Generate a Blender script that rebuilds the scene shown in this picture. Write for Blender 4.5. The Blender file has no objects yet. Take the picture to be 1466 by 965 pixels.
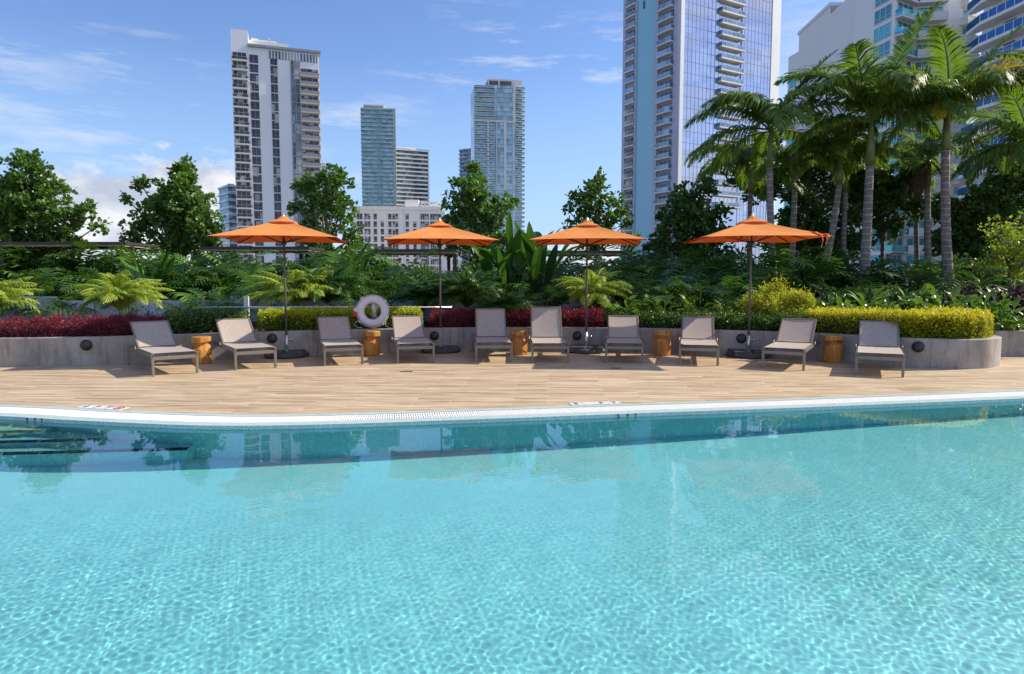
import bpy, bmesh, math, random
import numpy as np
from mathutils import Vector, Matrix

S = bpy.context.scene
COL = S.collection
R = math.radians

# ------------------------------------------------------------------ camera
F, CX, CY, PITCH, EYE = 977.0, 733.0, 482.5, R(4.8), 1.5
cam_d = bpy.data.cameras.new('camera')
cam = bpy.data.objects.new('camera', cam_d)
COL.objects.link(cam)
cam.location = (0, 0, EYE)
cam.rotation_euler = (R(90) - PITCH, 0, 0)
cam_d.sensor_width = 36.0
cam_d.lens = 36.0 * F / 1466.0
cam_d.clip_start = 0.05
cam_d.clip_end = 6000
S.camera = cam

def ray(px, py):
    u, v = (px - CX) / F, (CY - py) / F
    c, s = math.cos(PITCH), math.sin(PITCH)
    return Vector((u, c + v * s, -s + v * c))

def W(px, py, d):
    """world point seen at photo pixel px,py standing d metres ahead"""
    r = ray(px, py)
    k = d / r.y
    return Vector((r.x * k, d, EYE + r.z * k))

def G(px, py, z=0.0):
    """world point on the level z seen at photo pixel"""
    r = ray(px, py)
    k = (z - EYE) / r.z
    return Vector((r.x * k, r.y * k, z))

# ------------------------------------------------------------------ sky and sun
SKY_TINT, SKY_LOW = (1.04, 1.20, 1.56), (3.7, 5.6, 8.5)
CLOUD_HI, CLOUD_LO = (8.0, 8.1, 8.4), (4.6, 5.1, 6.2)
SUN_EL, SUN_AZ = R(35.0), R(16)          # from the right, a little behind the wall
world = bpy.data.worlds.new('World')
S.world = world
world.use_nodes = True
wn, wl = world.node_tree.nodes, world.node_tree.links
wn.clear()
def N(nt, t, **kw):
    n = nt.nodes.new(t)
    for k, v in kw.items():
        setattr(n, k, v)
    return n
wt = world.node_tree
out = N(wt, 'ShaderNodeOutputWorld')
bg = N(wt, 'ShaderNodeBackground'); bg.inputs['Strength'].default_value = 0.086
sky = N(wt, 'ShaderNodeTexSky'); sky.sky_type = 'NISHITA'; sky.sun_disc = False
sky.sun_elevation = SUN_EL; sky.sun_rotation = R(90) - SUN_AZ
sky.air_density = 1.0; sky.dust_density = 0.2; sky.ozone_density = 1.2
# tint the sky a little bluer, then clouds: low cumulus and thin high streaks
def vm(op, a, b=None, scale=None):
    n = N(wt, 'ShaderNodeVectorMath', operation=op); wl.new(a, n.inputs[0])
    if b is not None: n.inputs[1].default_value = b
    if scale is not None: n.inputs['Scale'].default_value = scale
    return n.outputs[0]
def mt(op, a, b=None, c=None, clamp=False):
    n = N(wt, 'ShaderNodeMath', operation=op); n.use_clamp = clamp
    for i, v in enumerate((a, b, c)):
        if v is None: continue
        if isinstance(v, bpy.types.NodeSocket): wl.new(v, n.inputs[i])
        else: n.inputs[i].default_value = v
    return n.outputs[0]
def wmix(a, b, f):
    n = N(wt, 'ShaderNodeMix', data_type='RGBA')
    for s_, v in ((n.inputs[0], f), (n.inputs[6], a), (n.inputs[7], b)):
        if isinstance(v, bpy.types.NodeSocket): wl.new(v, s_)
        elif isinstance(v, (int, float)): s_.default_value = v
        else: s_.default_value = (*v, 1)
    return n.outputs[2]
tcw = N(wt, 'ShaderNodeTexCoord').outputs['Generated']
sep = N(wt, 'ShaderNodeSeparateXYZ'); wl.new(tcw, sep.inputs[0])
el = mt('DIVIDE', sep.outputs[2], mt('SQRT', mt('MULTIPLY_ADD', sep.outputs[0], sep.outputs[0], mt('MULTIPLY', sep.outputs[1], sep.outputs[1]))))
az = mt('ARCTAN2', sep.outputs[0], sep.outputs[1])
tinted = N(wt, 'ShaderNodeMix', data_type='RGBA', blend_type='MULTIPLY'); tinted.inputs[0].default_value = 1
wl.new(sky.outputs[0], tinted.inputs[6]); tinted.inputs[7].default_value = (*SKY_TINT, 1)
# paler blue towards the horizon instead of yellow
hz = mt('SMOOTH_MIN', mt('MAXIMUM', mt('MULTIPLY_ADD', el, -2.6, .80), 0.0), .62, .05)
skyc = wmix(tinted.outputs[2], SKY_LOW, hz)
def wnoise(vec, scale, detail, rough, sc=(1, 1, 1), loc=(0, 0, 0)):
    mp = N(wt, 'ShaderNodeMapping'); mp.inputs['Scale'].default_value = sc; mp.inputs['Location'].default_value = loc; wl.new(vec, mp.inputs[0])
    n = N(wt, 'ShaderNodeTexNoise'); n.inputs['Scale'].default_value = scale; n.inputs['Detail'].default_value = detail; n.inputs['Roughness'].default_value = rough
    wl.new(mp.outputs[0], n.inputs[0]); return n.outputs[0]
cv = N(wt, 'ShaderNodeCombineXYZ'); wl.new(az, cv.inputs[0]); wl.new(el, cv.inputs[1])
# high streaks
ci = wnoise(cv.outputs[0], 2.6, 9, .68, (1.6, 9, 1), (3.1, .4, 0))
cib = wnoise(cv.outputs[0], 1.6, 2, .5, (1.5, 2.5, 1), (1.7, 5, 0))
cf = mt('MULTIPLY', mt('MULTIPLY_ADD', ci, 6.0, -3.1, True), mt('MULTIPLY_ADD', cib, 5, -2.3, True))
cf = mt('MULTIPLY', cf, .8)
cf = mt('MAXIMUM', cf, mt('MULTIPLY', mt('MULTIPLY_ADD', az, 5, -1.5, True), mt('MULTIPLY_ADD', ci, 2.4, -.75, True)))
skyc = wmix(skyc, CLOUD_HI, cf)
# low cumulus bank, higher on the left
cu = wnoise(cv.outputs[0], 7.0, 9, .55, (1, 1.5, 1), (.35, 0, 0))
cu2 = wnoise(cv.outputs[0], 7.0, 9, .55, (1, 1.5, 1), (.35, -.035, 0))
cbig = wnoise(cv.outputs[0], 2.4, 1, .5, (1, .4, 1), (.2, 0, 0))
azs = mt('MULTIPLY_ADD', az, 4.6, 2.1)
top = mt('MULTIPLY_ADD', mt('MAXIMUM', mt('MULTIPLY_ADD', mt('MULTIPLY', azs, azs), -1.0, 1.0), 0.0), .100, .052)
d_ = mt('MULTIPLY', mt('SUBTRACT', top, el), 13.0)
d_ = mt('ADD', d_, mt('MULTIPLY_ADD', cu, 2.6, -1.22)); d_ = mt('ADD', d_, mt('MULTIPLY_ADD', cbig, 2.2, -1.05))
cm = mt('MULTIPLY', d_, 5.0, None, True)
shade = mt('MULTIPLY_ADD', mt('SUBTRACT', cu, cu2), 6.0, .60, True)
cc = wmix(CLOUD_LO, CLOUD_HI, shade)
skyc = wmix(skyc, cc, mt('MULTIPLY', cm, .96))
wl.new(skyc, bg.inputs['Color'])
wl.new(bg.outputs[0], out.inputs['Surface'])

sun_d = bpy.data.lights.new('sun', 'SUN')
sun_d.energy = 4.8; sun_d.angle = R(0.53); sun_d.color = (1.0, 0.90, 0.74)
sun = bpy.data.objects.new('sun', sun_d)
COL.objects.link(sun)
tosun = Vector((math.cos(SUN_EL) * math.cos(SUN_AZ), math.cos(SUN_EL) * math.sin(SUN_AZ), math.sin(SUN_EL)))
sun.rotation_euler = tosun.to_track_quat('Z', 'Y').to_euler()
sun.location = (30, 10, 40)
sun_d.cycles.is_caustics_light = True

vs = S.view_settings
vs.view_transform = 'Standard'; vs.look = 'None'; vs.gamma = 1.0; vs.use_curve_mapping = False
vs.exposure = 0.47
S.cycles.use_denoising = True
S.cycles.max_bounces = 8
S.cycles.transparent_max_bounces = 12
S.cycles.caustics_refractive = True
S.cycles.caustics_reflective = False
S.cycles.sample_clamp_indirect = 6.0

# ------------------------------------------------------------------ helpers
rng = np.random.RandomState(7)
random.seed(5)

def tag(o, label=None, cat=None, group=None, kind=None):
    if label: o['label'] = label
    if cat: o['category'] = cat
    if group: o['group'] = group
    if kind: o['kind'] = kind
    return o

def empty(name, loc=(0, 0, 0), rz=0.0):
    o = bpy.data.objects.new(name, None)
    o.empty_display_size = 0.2
    COL.objects.link(o)
    o.location = loc
    o.rotation_euler = (0, 0, rz)
    return o

def link(name, me, parent=None, loc=(0, 0, 0), rot=(0, 0, 0)):
    o = bpy.data.objects.new(name, me)
    COL.objects.link(o)
    if parent: o.parent = parent
    o.location = loc
    o.rotation_euler = rot
    return o

def kids(o):
    return [c for c in COL.objects if c.parent == o]

def copy_tree(o, parent=None):
    c = o.copy()
    COL.objects.link(c)
    if parent: c.parent = parent
    for ch in kids(o):
        if ch is not c: copy_tree(ch, c)
    return c

class MB:
    """collects simple solids and links them as ONE mesh"""
    def __init__(s):
        s.v, s.f, s.m, s.sm = [], [], [], []
    def add(s, vs, fs, mi=0, smooth=False):
        b = len(s.v)
        s.v += [tuple(p) for p in vs]
        for f in fs:
            s.f.append(tuple(b + i for i in f)); s.m.append(mi); s.sm.append(smooth)
    def box(s, x0, x1, y0, y1, z0, z1, mi=0):
        s.add([(x0, y0, z0), (x1, y0, z0), (x1, y1, z0), (x0, y1, z0), (x0, y0, z1), (x1, y0, z1), (x1, y1, z1), (x0, y1, z1)],
              [(0, 3, 2, 1), (4, 5, 6, 7), (0, 1, 5, 4), (1, 2, 6, 5), (2, 3, 7, 6), (3, 0, 4, 7)], mi)
    def bar(s, a, b, w, h, mi=0, up=(0, 0, 1)):
        a, b = Vector(a), Vector(b)
        d = (b - a).normalized()
        sd = d.cross(Vector(up))
        if sd.length < 1e-4: sd = d.cross(Vector((0, 1, 0)))
        sd.normalize(); u = sd.cross(d).normalized()
        sd *= w / 2; u *= h / 2
        vs = [a - sd - u, a + sd - u, a + sd + u, a - sd + u, b - sd - u, b + sd - u, b + sd + u, b - sd + u]
        s.add(vs, [(0, 1, 2, 3), (7, 6, 5, 4), (4, 5, 1, 0), (5, 6, 2, 1), (6, 7, 3, 2), (7, 4, 0, 3)], mi)
    def tube(s, pts, rad, n=10, mi=0, cap=True, closed=False):
        pts = [Vector(p) for p in pts]
        if not hasattr(rad, '__len__'): rad = [rad] * len(pts)
        vs, fs = [], []
        t0 = (pts[1] - pts[0]).normalized()
        ref = Vector((0, 0, 1)) if abs(t0.z) < 0.9 else Vector((1, 0, 0))
        for i, p in enumerate(pts):
            if closed: t = pts[(i + 1) % len(pts)] - pts[i - 1]
            else: t = pts[min(i + 1, len(pts) - 1)] - pts[max(i - 1, 0)]
            t.normalize()
            a = t.cross(ref).normalized(); ref2 = a.cross(t).normalized(); ref = ref2
            for k in range(n):
                w = 2 * math.pi * k / n
                vs.append(p + (a * math.cos(w) + ref2 * math.sin(w)) * rad[i])
        L = len(pts)
        for i in range(L if closed else L - 1):
            j = (i + 1) % L
            for k in range(n):
                fs.append((i * n + k, i * n + (k + 1) % n, j * n + (k + 1) % n, j * n + k))
        if cap and not closed:
            fs.append(tuple(range(n))[::-1]); fs.append(tuple((L - 1) * n + k for k in range(n)))
        s.add(vs, fs, mi, True)
    def lathe(s, prof, n=32, mi=0, c=(0, 0, 0), fn=None):
        vs, fs = [], []
        for i, (r, z) in enumerate(prof):
            for k in range(n):
                w = 2 * math.pi * k / n
                rr, zz = (r, z) if fn is None else fn(i, r, z, w)
                vs.append((c[0] + rr * math.cos(w), c[1] + rr * math.sin(w), c[2] + zz))
        for i in range(len(prof) - 1):
            for k in range(n):
                fs.append((i * n + k, i * n + (k + 1) % n, (i + 1) * n + (k + 1) % n, (i + 1) * n + k))
        fs.append(tuple(range(n))[::-1]); fs.append(tuple((len(prof) - 1) * n + k for k in range(n)))
        s.add(vs, fs, mi, False)
    def mesh(s, name, mats, auto=False):
        me = bpy.data.meshes.new(name)
        me.from_pydata(s.v, [], s.f)
        for m in (mats if isinstance(mats, (list, tuple)) else [mats]): me.materials.append(m)
        me.polygons.foreach_set('material_index', s.m)
        me.polygons.foreach_set('use_smooth', s.sm)
        me.update()
        return me
    def build(s, name, mats, parent=None, loc=(0, 0, 0), rot=(0, 0, 0), bevel=0.0):
        o = link(name, s.mesh(name, mats), parent, loc, rot)
        if bevel:
            b = o.modifiers.new('bevel', 'BEVEL'); b.width = bevel; b.segments = 2; b.limit_method = 'ANGLE'; b.angle_limit = R(40)
        return o

# ------------------------------------------------------------------ materials
M = {}
def nodemat(name):
    m = bpy.data.materials.new(name); m.use_nodes = True
    nt = m.node_tree
    return m, nt, nt.nodes['Principled BSDF'], nt.nodes['Material Output']

def ramp(nt, fac, stops):
    r = N(nt, 'ShaderNodeValToRGB')
    cr = r.color_ramp
    while len(cr.elements) < len(stops): cr.elements.new(0.5)
    for e, (p, c) in zip(cr.elements, stops):
        e.position = p; e.color = (*c, 1) if len(c) == 3 else c
    nt.links.new(fac, r.inputs[0])
    return r.outputs[0]

def noise(nt, vec, scale, detail=4, rough=.55, sx=1, sy=1, sz=1):
    mp = N(nt, 'ShaderNodeMapping'); mp.inputs['Scale'].default_value = (sx, sy, sz)
    nt.links.new(vec, mp.inputs[0])
    n = N(nt, 'ShaderNodeTexNoise'); n.inputs['Scale'].default_value = scale
    n.inputs['Detail'].default_value = detail; n.inputs['Roughness'].default_value = rough
    nt.links.new(mp.outputs[0], n.inputs[0])
    return n.outputs[0]

def tcoord(nt, which='Object'):
    return N(nt, 'ShaderNodeTexCoord').outputs[which]

def mix(nt, a, b, fac, mode='MIX'):
    n = N(nt, 'ShaderNodeMix', data_type='RGBA', blend_type=mode)
    for sock, val in ((n.inputs[0], fac), (n.inputs[6], a), (n.inputs[7], b)):
        if isinstance(val, bpy.types.NodeSocket): nt.links.new(val, sock)
        elif isinstance(val, (int, float)): sock.default_value = val
        else: sock.default_value = (*val, 1)
    return n.outputs[2]

def bump(nt, h, bsdf, strength=.2, dist=.01):
    b = N(nt, 'ShaderNodeBump'); b.inputs['Strength'].default_value = strength; b.inputs['Distance'].default_value = dist
    nt.links.new(h, b.inputs['Height']); nt.links.new(b.outputs[0], bsdf.inputs['Normal'])

def simple(name, col, rough=.5, metal=0.0, var=.12, scale=8, bmp=0.0, spec=.5):
    m, nt, b, o = nodemat(name)
    n = noise(nt, tcoord(nt), scale, 5)
    dark = tuple(c * (1 - var * 1.4) for c in col); light = tuple(min(1, c * (1 + var)) for c in col)
    nt.links.new(ramp(nt, n, [(.3, dark), (.7, light)]), b.inputs['Base Color'])
    b.inputs['Roughness'].default_value = rough; b.inputs['Metallic'].default_value = metal
    b.inputs['Specular IOR Level'].default_value = spec
    if bmp: bump(nt, n, b, bmp, .01)
    M[name] = m
    return m

def leafmat(name, dark, light, rough=.42, trans=.28, tcol=None, clump=1.6, spec=.28):
    m, nt, b, o = nodemat(name)
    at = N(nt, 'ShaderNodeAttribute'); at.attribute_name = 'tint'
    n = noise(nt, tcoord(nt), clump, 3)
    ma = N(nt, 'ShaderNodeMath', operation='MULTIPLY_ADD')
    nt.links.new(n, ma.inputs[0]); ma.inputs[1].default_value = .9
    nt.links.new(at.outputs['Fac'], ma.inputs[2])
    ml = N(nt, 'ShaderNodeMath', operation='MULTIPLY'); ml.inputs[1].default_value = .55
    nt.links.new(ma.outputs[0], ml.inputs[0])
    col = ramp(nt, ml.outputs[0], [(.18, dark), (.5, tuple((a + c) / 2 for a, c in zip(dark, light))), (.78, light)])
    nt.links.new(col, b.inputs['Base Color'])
    b.inputs['Roughness'].default_value = rough
    b.inputs['Specular IOR Level'].default_value = spec
    tr = N(nt, 'ShaderNodeBsdfTranslucent')
    tc = mix(nt, col, tcol or (light[0] * 1.5, light[1] * 1.6, light[2] * .5), .6)
    nt.links.new(tc, tr.inputs['Color'])
    mx = N(nt, 'ShaderNodeMixShader'); mx.inputs[0].default_value = trans
    nt.links.new(b.outputs[0], mx.inputs[1]); nt.links.new(tr.outputs[0], mx.inputs[2])
    nt.links.new(mx.outputs[0], o.inputs['Surface'])
    M[name] = m
    return m

simple('frame_metal', (.23, .20, .17), .42, .25, .06)
simple('dark_metal', (.05, .045, .045), .5, .3)
simple('pole_metal', (.13, .12, .11), .45, .3)
simple('steel', (.72, .70, .69), .28, .8, .05)
simple('white_paint', (.78, .78, .80), .4, 0, .05)
simple('black_plastic', (.03, .032, .038), .45, 0, .2)
simple('grey_base', (.06, .062, .07), .55, 0, .15)
simple('soil', (.06, .042, .03), .95, 0, .4, 20, .6)
simple('podium_concrete', (.42, .41, .39), .85, 0, .12, .3)
simple('city_ground', (.22, .22, .21), .9, 0, .3, .02)
simple('bark', (.17, .13, .10), .9, 0, .35, 14, .6)
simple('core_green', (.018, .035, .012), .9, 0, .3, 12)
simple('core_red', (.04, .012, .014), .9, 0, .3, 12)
simple('ring_white', (.74, .70, .76), .5, 0, .05)
simple('red_plastic', (.6, .05, .03), .45)
simple('rope', (.75, .72, .66), .8)
simple('orange_strap', (.75, .12, .04), .7)
simple('pale_panel', (.50, .56, .66), .35, 0, .08, 1.2)
simple('tan_timber', (.42, .33, .22), .7, 0, .2, 6)

leafmat('leaf_tree', (.022, .06, .013), (.15, .28, .055), .38, .26)
leafmat('leaf_tree_dark', (.022, .055, .014), (.10, .20, .042), .45, .2)
leafmat('leaf_palm', (.026, .07, .015), (.18, .28, .045), .45, .32, None, 1.6, .35)
leafmat('leaf_palm_yellow', (.30, .24, .02), (.62, .50, .04), .45, .35, (.8, .6, .04))
leafmat('leaf_dead', (.06, .035, .02), (.14, .09, .05), .8, .1)
leafmat('leaf_fern', (.13, .20, .02), (.46, .56, .09), .42, .35)
leafmat('leaf_lime_tree', (.10, .14, .015), (.38, .46, .06), .42, .35)
leafmat('leaf_bop', (.018, .06, .012), (.08, .18, .028), .32, .28)
leafmat('leaf_philo', (.012, .042, .01), (.10, .21, .03), .42, .22)
leafmat('leaf_broad', (.03, .08, .02), (.17, .30, .06), .34, .25)
leafmat('leaf_yellow', (.13, .19, .01), (.74, .68, .04), .5, .3, (.8, .7, .04), 3)
leafmat('leaf_yellowgreen', (.14, .19, .015), (.54, .54, .07), .45, .35)
leafmat('leaf_lime', (.08, .15, .012), (.50, .56, .04), .45, .25, None, 2.5)
leafmat('leaf_green', (.02, .06, .014), (.12, .22, .05), .42, .22, None, 2.5)
leafmat('leaf_red', (.035, .008, .014), (.32, .05, .08), .4, .25, (.5, .04, .06), 3)
leafmat('leaf_purple', (.025, .008, .018), (.09, .02, .05), .4, .15, (.1, .02, .05))

def m_palmtrunk():
    m, nt, b, o = nodemat('palm_bark')
    tc = tcoord(nt)
    wv = N(nt, 'ShaderNodeTexWave', wave_type='BANDS', bands_direction='Z')
    wv.inputs['Scale'].default_value = 1.75; wv.inputs['Distortion'].default_value = 2.2; wv.inputs['Detail'].default_value = 2
    nt.links.new(tc, wv.inputs[0])
    n = noise(nt, tc, 9, 5, .6, 1, 1, .4)
    c = ramp(nt, n, [(.3, (.13, .105, .095)), (.7, (.28, .235, .215))])
    c = mix(nt, c, (.36, .32, .30), ramp(nt, wv.outputs[0], [(.86, (0, 0, 0)), (.96, (1, 1, 1))]))
    nt.links.new(c, b.inputs['Base Color']); b.inputs['Roughness'].default_value = .85
    bump(nt, n, b, .4, .02)
    M['palm_bark'] = m
m_palmtrunk()
simple('crownshaft', (.16, .20, .06), .45, 0, .3, 3)

def m_deck():
    m, nt, b, o = nodemat('deck_planks')
    tc = tcoord(nt)
    br = N(nt, 'ShaderNodeTexBrick')
    br.offset = .37; br.inputs['Scale'].default_value = 1
    br.inputs['Brick Width'].default_value = 1.2; br.inputs['Row Height'].default_value = .2
    br.inputs['Mortar Size'].default_value = .0035; br.inputs['Mortar Smooth'].default_value = .1
    br.inputs['Color1'].default_value = (0, 0, 0, 1); br.inputs['Color2'].default_value = (1, 1, 1, 1); br.inputs['Mortar'].default_value = (.5, .5, .5, 1)
    mp = N(nt, 'ShaderNodeMapping'); mp.inputs['Rotation'].default_value = (0, 0, R(3))
    nt.links.new(tc, mp.inputs[0]); nt.links.new(mp.outputs[0], br.inputs[0])
    # grain: long streaks along the planks, shifted from plank to plank
    off = N(nt, 'ShaderNodeVectorMath', operation='MULTIPLY_ADD')
    nt.links.new(br.outputs['Color'], off.inputs[0]); off.inputs[1].default_value = (7.3, 2.1, 0); nt.links.new(mp.outputs[0], off.inputs[2])
    g1 = noise(nt, off.outputs[0], 1.0, 7, .66, .7, 11, 1)
    g2 = noise(nt, off.outputs[0], 1.0, 4, .5, 2.5, 60, 1)
    c = ramp(nt, g1, [(.34, (.25, .16, .088)), (.44, (.42, .305, .185)), (.53, (.57, .44, .285)), (.66, (.70, .575, .405))])
    c = mix(nt, c, (.26, .165, .10), ramp(nt, g2, [(.32, (.7, .7, .7)), (.47, (0, 0, 0))]))
    tint = mix(nt, (.94, .93, .92), (1.03, 1.02, 1.0), br.outputs['Color'])
    c = mix(nt, c, tint, 1.0, 'MULTIPLY')
    c = mix(nt, c, (.62, .54, .44), br.outputs['Fac'])
    nt.links.new(c, b.inputs['Base Color']); b.inputs['Roughness'].default_value = .55
    bump(nt, g1, b, .15, .004)
    M['deck'] = m
m_deck()

def m_concrete():
    m, nt, b, o = nodemat('concrete')
    tc = tcoord(nt)
    n1 = noise(nt, tc, 2.2, 8, .65); n2 = noise(nt, tc, 30, 5, .6); n3 = noise(nt, tc, 3, 6, .6, 3.5, 3.5, .5)
    c = ramp(nt, n1, [(.3, (.25, .225, .21)), (.5, (.35, .32, .30)), (.7, (.45, .415, .39))])
    c = mix(nt, c, (.14, .125, .12), ramp(nt, n3, [(.50, (0, 0, 0)), (.72, (.7, .7, .7))]))
    c = mix(nt, c, (.55, .52, .50), ramp(nt, n2, [(.62, (0, 0, 0)), (.72, (.35, .35, .35))]))
    nt.links.new(c, b.inputs['Base Color']); b.inputs['Roughness'].default_value = .85
    bump(nt, n2, b, .3, .006)
    M['concrete'] = m
m_concrete()

def m_mosaic(name, cols, grout, size=.025, rough=.25, gm=.12):
    m, nt, b, o = nodemat(name)
    tc = tcoord(nt)
    # a flat grid wrapped on x+z / y so it also works on curved upright faces
    sx = N(nt, 'ShaderNodeSeparateXYZ'); nt.links.new(tc, sx.inputs[0])
    geo = N(nt, 'ShaderNodeNewGeometry'); sn = N(nt, 'ShaderNodeSeparateXYZ'); nt.links.new(geo.outputs['Normal'], sn.inputs[0])
    ab = N(nt, 'ShaderNodeMath', operation='ABSOLUTE'); nt.links.new(sn.outputs[2], ab.inputs[0])
    gt = N(nt, 'ShaderNodeMath', operation='GREATER_THAN'); nt.links.new(ab.outputs[0], gt.inputs[0]); gt.inputs[1].default_value = .5
    vy = N(nt, 'ShaderNodeMix', data_type='FLOAT'); nt.links.new(gt.outputs[0], vy.inputs[0])
    nt.links.new(sx.outputs[2], vy.inputs[2]); nt.links.new(sx.outputs[1], vy.inputs[3])
    cb = N(nt, 'ShaderNodeCombineXYZ'); nt.links.new(sx.outputs[0], cb.inputs[0]); nt.links.new(vy.outputs[0], cb.inputs[1])
    br = N(nt, 'ShaderNodeTexBrick'); br.offset = 0; br.squash = 1
    br.inputs['Scale'].default_value = 1; br.inputs['Brick Width'].default_value = size; br.inputs['Row Height'].default_value = size
    br.inputs['Mortar Size'].default_value = size * gm / 2; br.inputs['Mortar Smooth'].default_value = .1
    nt.links.new(cb.outputs[0], br.inputs[0])
    sc = N(nt, 'ShaderNodeVectorMath', operation='SCALE'); sc.inputs['Scale'].default_value = 1 / size
    nt.links.new(cb.outputs[0], sc.inputs[0])
    fl = N(nt, 'ShaderNodeVectorMath', operation='FLOOR'); nt.links.new(sc.outputs[0], fl.inputs[0])
    wn_ = N(nt, 'ShaderNodeTexWhiteNoise'); wn_.noise_dimensions = '2D'; nt.links.new(fl.outputs[0], wn_.inputs['Vector'])
    c = ramp(nt, wn_.outputs['Value'], [((i + .5) / len(cols), k) for i, k in enumerate(cols)])
    big = noise(nt, tc, .8, 3)
    c = mix(nt, c, ramp(nt, big, [(.3, (.92, .92, .92)), (.7, (1.05, 1.05, 1.05))]), 1.0, 'MULTIPLY')
    c = mix(nt, c, grout, br.outputs['Fac'])
    nt.links.new(c, b.inputs['Base Color']); b.inputs['Roughness'].default_value = rough
    M[name] = m
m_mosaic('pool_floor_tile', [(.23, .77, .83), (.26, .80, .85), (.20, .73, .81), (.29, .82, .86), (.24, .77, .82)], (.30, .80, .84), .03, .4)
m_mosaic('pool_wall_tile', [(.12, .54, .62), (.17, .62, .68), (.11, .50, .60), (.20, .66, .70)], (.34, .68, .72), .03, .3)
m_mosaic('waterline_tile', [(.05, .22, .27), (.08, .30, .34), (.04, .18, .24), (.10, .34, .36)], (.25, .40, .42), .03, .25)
m_mosaic('coping_tile', [(.34, .52, .52), (.42, .60, .58), (.30, .48, .50), (.50, .66, .64)], (.62, .68, .66), .025, .35, .2)
simple('dark_nosing', (.012, .02, .07), .7, spec=.1)

def m_water():
    m = bpy.data.materials.new('water'); m.use_nodes = True; nt = m.node_tree; nt.nodes.clear()
    o = N(nt, 'ShaderNodeOutputMaterial'); g = N(nt, 'ShaderNodeBsdfGlass')
    g.inputs['IOR'].default_value = 1.33; g.inputs['Roughness'].default_value = 0
    g.inputs['Color'].default_value = (.97, 1, 1, 1)
    nt.links.new(g.outputs[0], o.inputs[0]); M['water'] = m
m_water()

def m_sling():
    m, nt, b, o = nodemat('sling')
    tc = tcoord(nt)
    n = noise(nt, tc, 60, 3, .6, 1, .15, .15); n2 = noise(nt, tc, 3, 3)
    c = ramp(nt, n, [(.3, (.41, .35, .305)), (.7, (.53, .46, .405))])
    c = mix(nt, c, ramp(nt, n2, [(.3, (.93, .93, .93)), (.7, (1.04, 1.04, 1.04))]), 1.0, 'MULTIPLY')
    nt.links.new(c, b.inputs['Base Color']); b.inputs['Roughness'].default_value = .75
    t = N(nt, 'ShaderNodeBsdfTransparent'); mx = N(nt, 'ShaderNodeMixShader'); mx.inputs[0].default_value = .10
    nt.links.new(b.outputs[0], mx.inputs[1]); nt.links.new(t.outputs[0], mx.inputs[2]); nt.links.new(mx.outputs[0], o.inputs[0])
    M['sling'] = m
m_sling()

def m_canopy():
    m, nt, b, o = nodemat('canopy_fabric')
    tc = tcoord(nt)
    n = noise(nt, tc, 2.5, 4); n2 = noise(nt, tc, 120, 2)
    c = ramp(nt, n, [(.3, (.85, .35, .10)), (.7, (.92, .42, .14))])
    nt.links.new(c, b.inputs['Base Color']); b.inputs['Roughness'].default_value = .85
    b.inputs['Specular IOR Level'].default_value = .15
    bump(nt, noise(nt, tc, 5, 5, .5, 1, 1, 2), b, .5, .03)
    tr = N(nt, 'ShaderNodeBsdfTranslucent'); tr.inputs['Color'].default_value = (.85, .09, .01, 1)
    mx = N(nt, 'ShaderNodeMixShader'); mx.inputs[0].default_value = .30
    nt.links.new(b.outputs[0], mx.inputs[1]); nt.links.new(tr.outputs[0], mx.inputs[2]); nt.links.new(mx.outputs[0], o.inputs[0])
    M['canopy'] = m
m_canopy()

def m_wood():
    m, nt, b, o = nodemat('stump_wood')
    tc = tcoord(nt)
    n = noise(nt, tc, 6, 6, .6, 4, 4, .5); n2 = noise(nt, tc, 4, 3)
    c = ramp(nt, n, [(.3, (.30, .11, .02)), (.5, (.50, .215, .04)), (.72, (.68, .34, .075))])
    c = mix(nt, c, (.20, .07, .02), ramp(nt, n2, [(.6, (0, 0, 0)), (.8, (.6, .6, .6))]))
    nt.links.new(c, b.inputs['Base Color']); b.inputs['Roughness'].default_value = .45
    bump(nt, n, b, .2, .01)
    M['wood'] = m
m_wood()

def m_glass(name, col, rough=.08, metal=.85, var=.25, scale=.15, cell=(3.0, 3.1), blinds=False):
    """tinted reflective curtain glass, each pane a shade of its own"""
    m, nt, b, o = nodemat(name)
    tc = tcoord(nt)
    sc = N(nt, 'ShaderNodeVectorMath', operation='DIVIDE'); sc.inputs[1].default_value = (cell[0], 50, cell[1])
    nt.links.new(N(nt, 'ShaderNodeNewGeometry').outputs['Position'], sc.inputs[0])
    fl = N(nt, 'ShaderNodeVectorMath', operation='FLOOR'); nt.links.new(sc.outputs[0], fl.inputs[0])
    wn_ = N(nt, 'ShaderNodeTexWhiteNoise'); nt.links.new(fl.outputs[0], wn_.inputs['Vector'])
    st_ = [(0, tuple(k * (1 - var) for k in col)), (.78 if blinds else 1, tuple(min(1, k * (1 + var)) for k in col))]
    if blinds: st_ += [(.80, (.20, .21, .23)), (1, (.42, .43, .44))]
    c = ramp(nt, wn_.outputs['Value'], st_)
    nt.links.new(c, b.inputs['Base Color']); b.inputs['Roughness'].default_value = rough; b.inputs['Metallic'].default_value = metal
    M[name] = m
m_glass('glass_dark', (.10, .13, .17), .1, .5, .5, .15, (2.0, 3.1), True)
m_glass('glass_night', (.035, .045, .07), .15, .15, .6, .15, (1.35, 3.1), True)
m_glass('glass_blue', (.54, .58, .72), .03, .95, .10, .15, (2.6, 3.1))
m_glass('glass_teal', (.14, .25, .30), .1, .7, .35, .15, (2.2, 3.1))
m_glass('glass_sky', (.24, .36, .45), .1, .7, .3, .15, (2.0, 3.1))
m_glass('glass_aqua', (.10, .42, .48), .12, .5, .3, .15, (2.0, 3.0))
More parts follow.
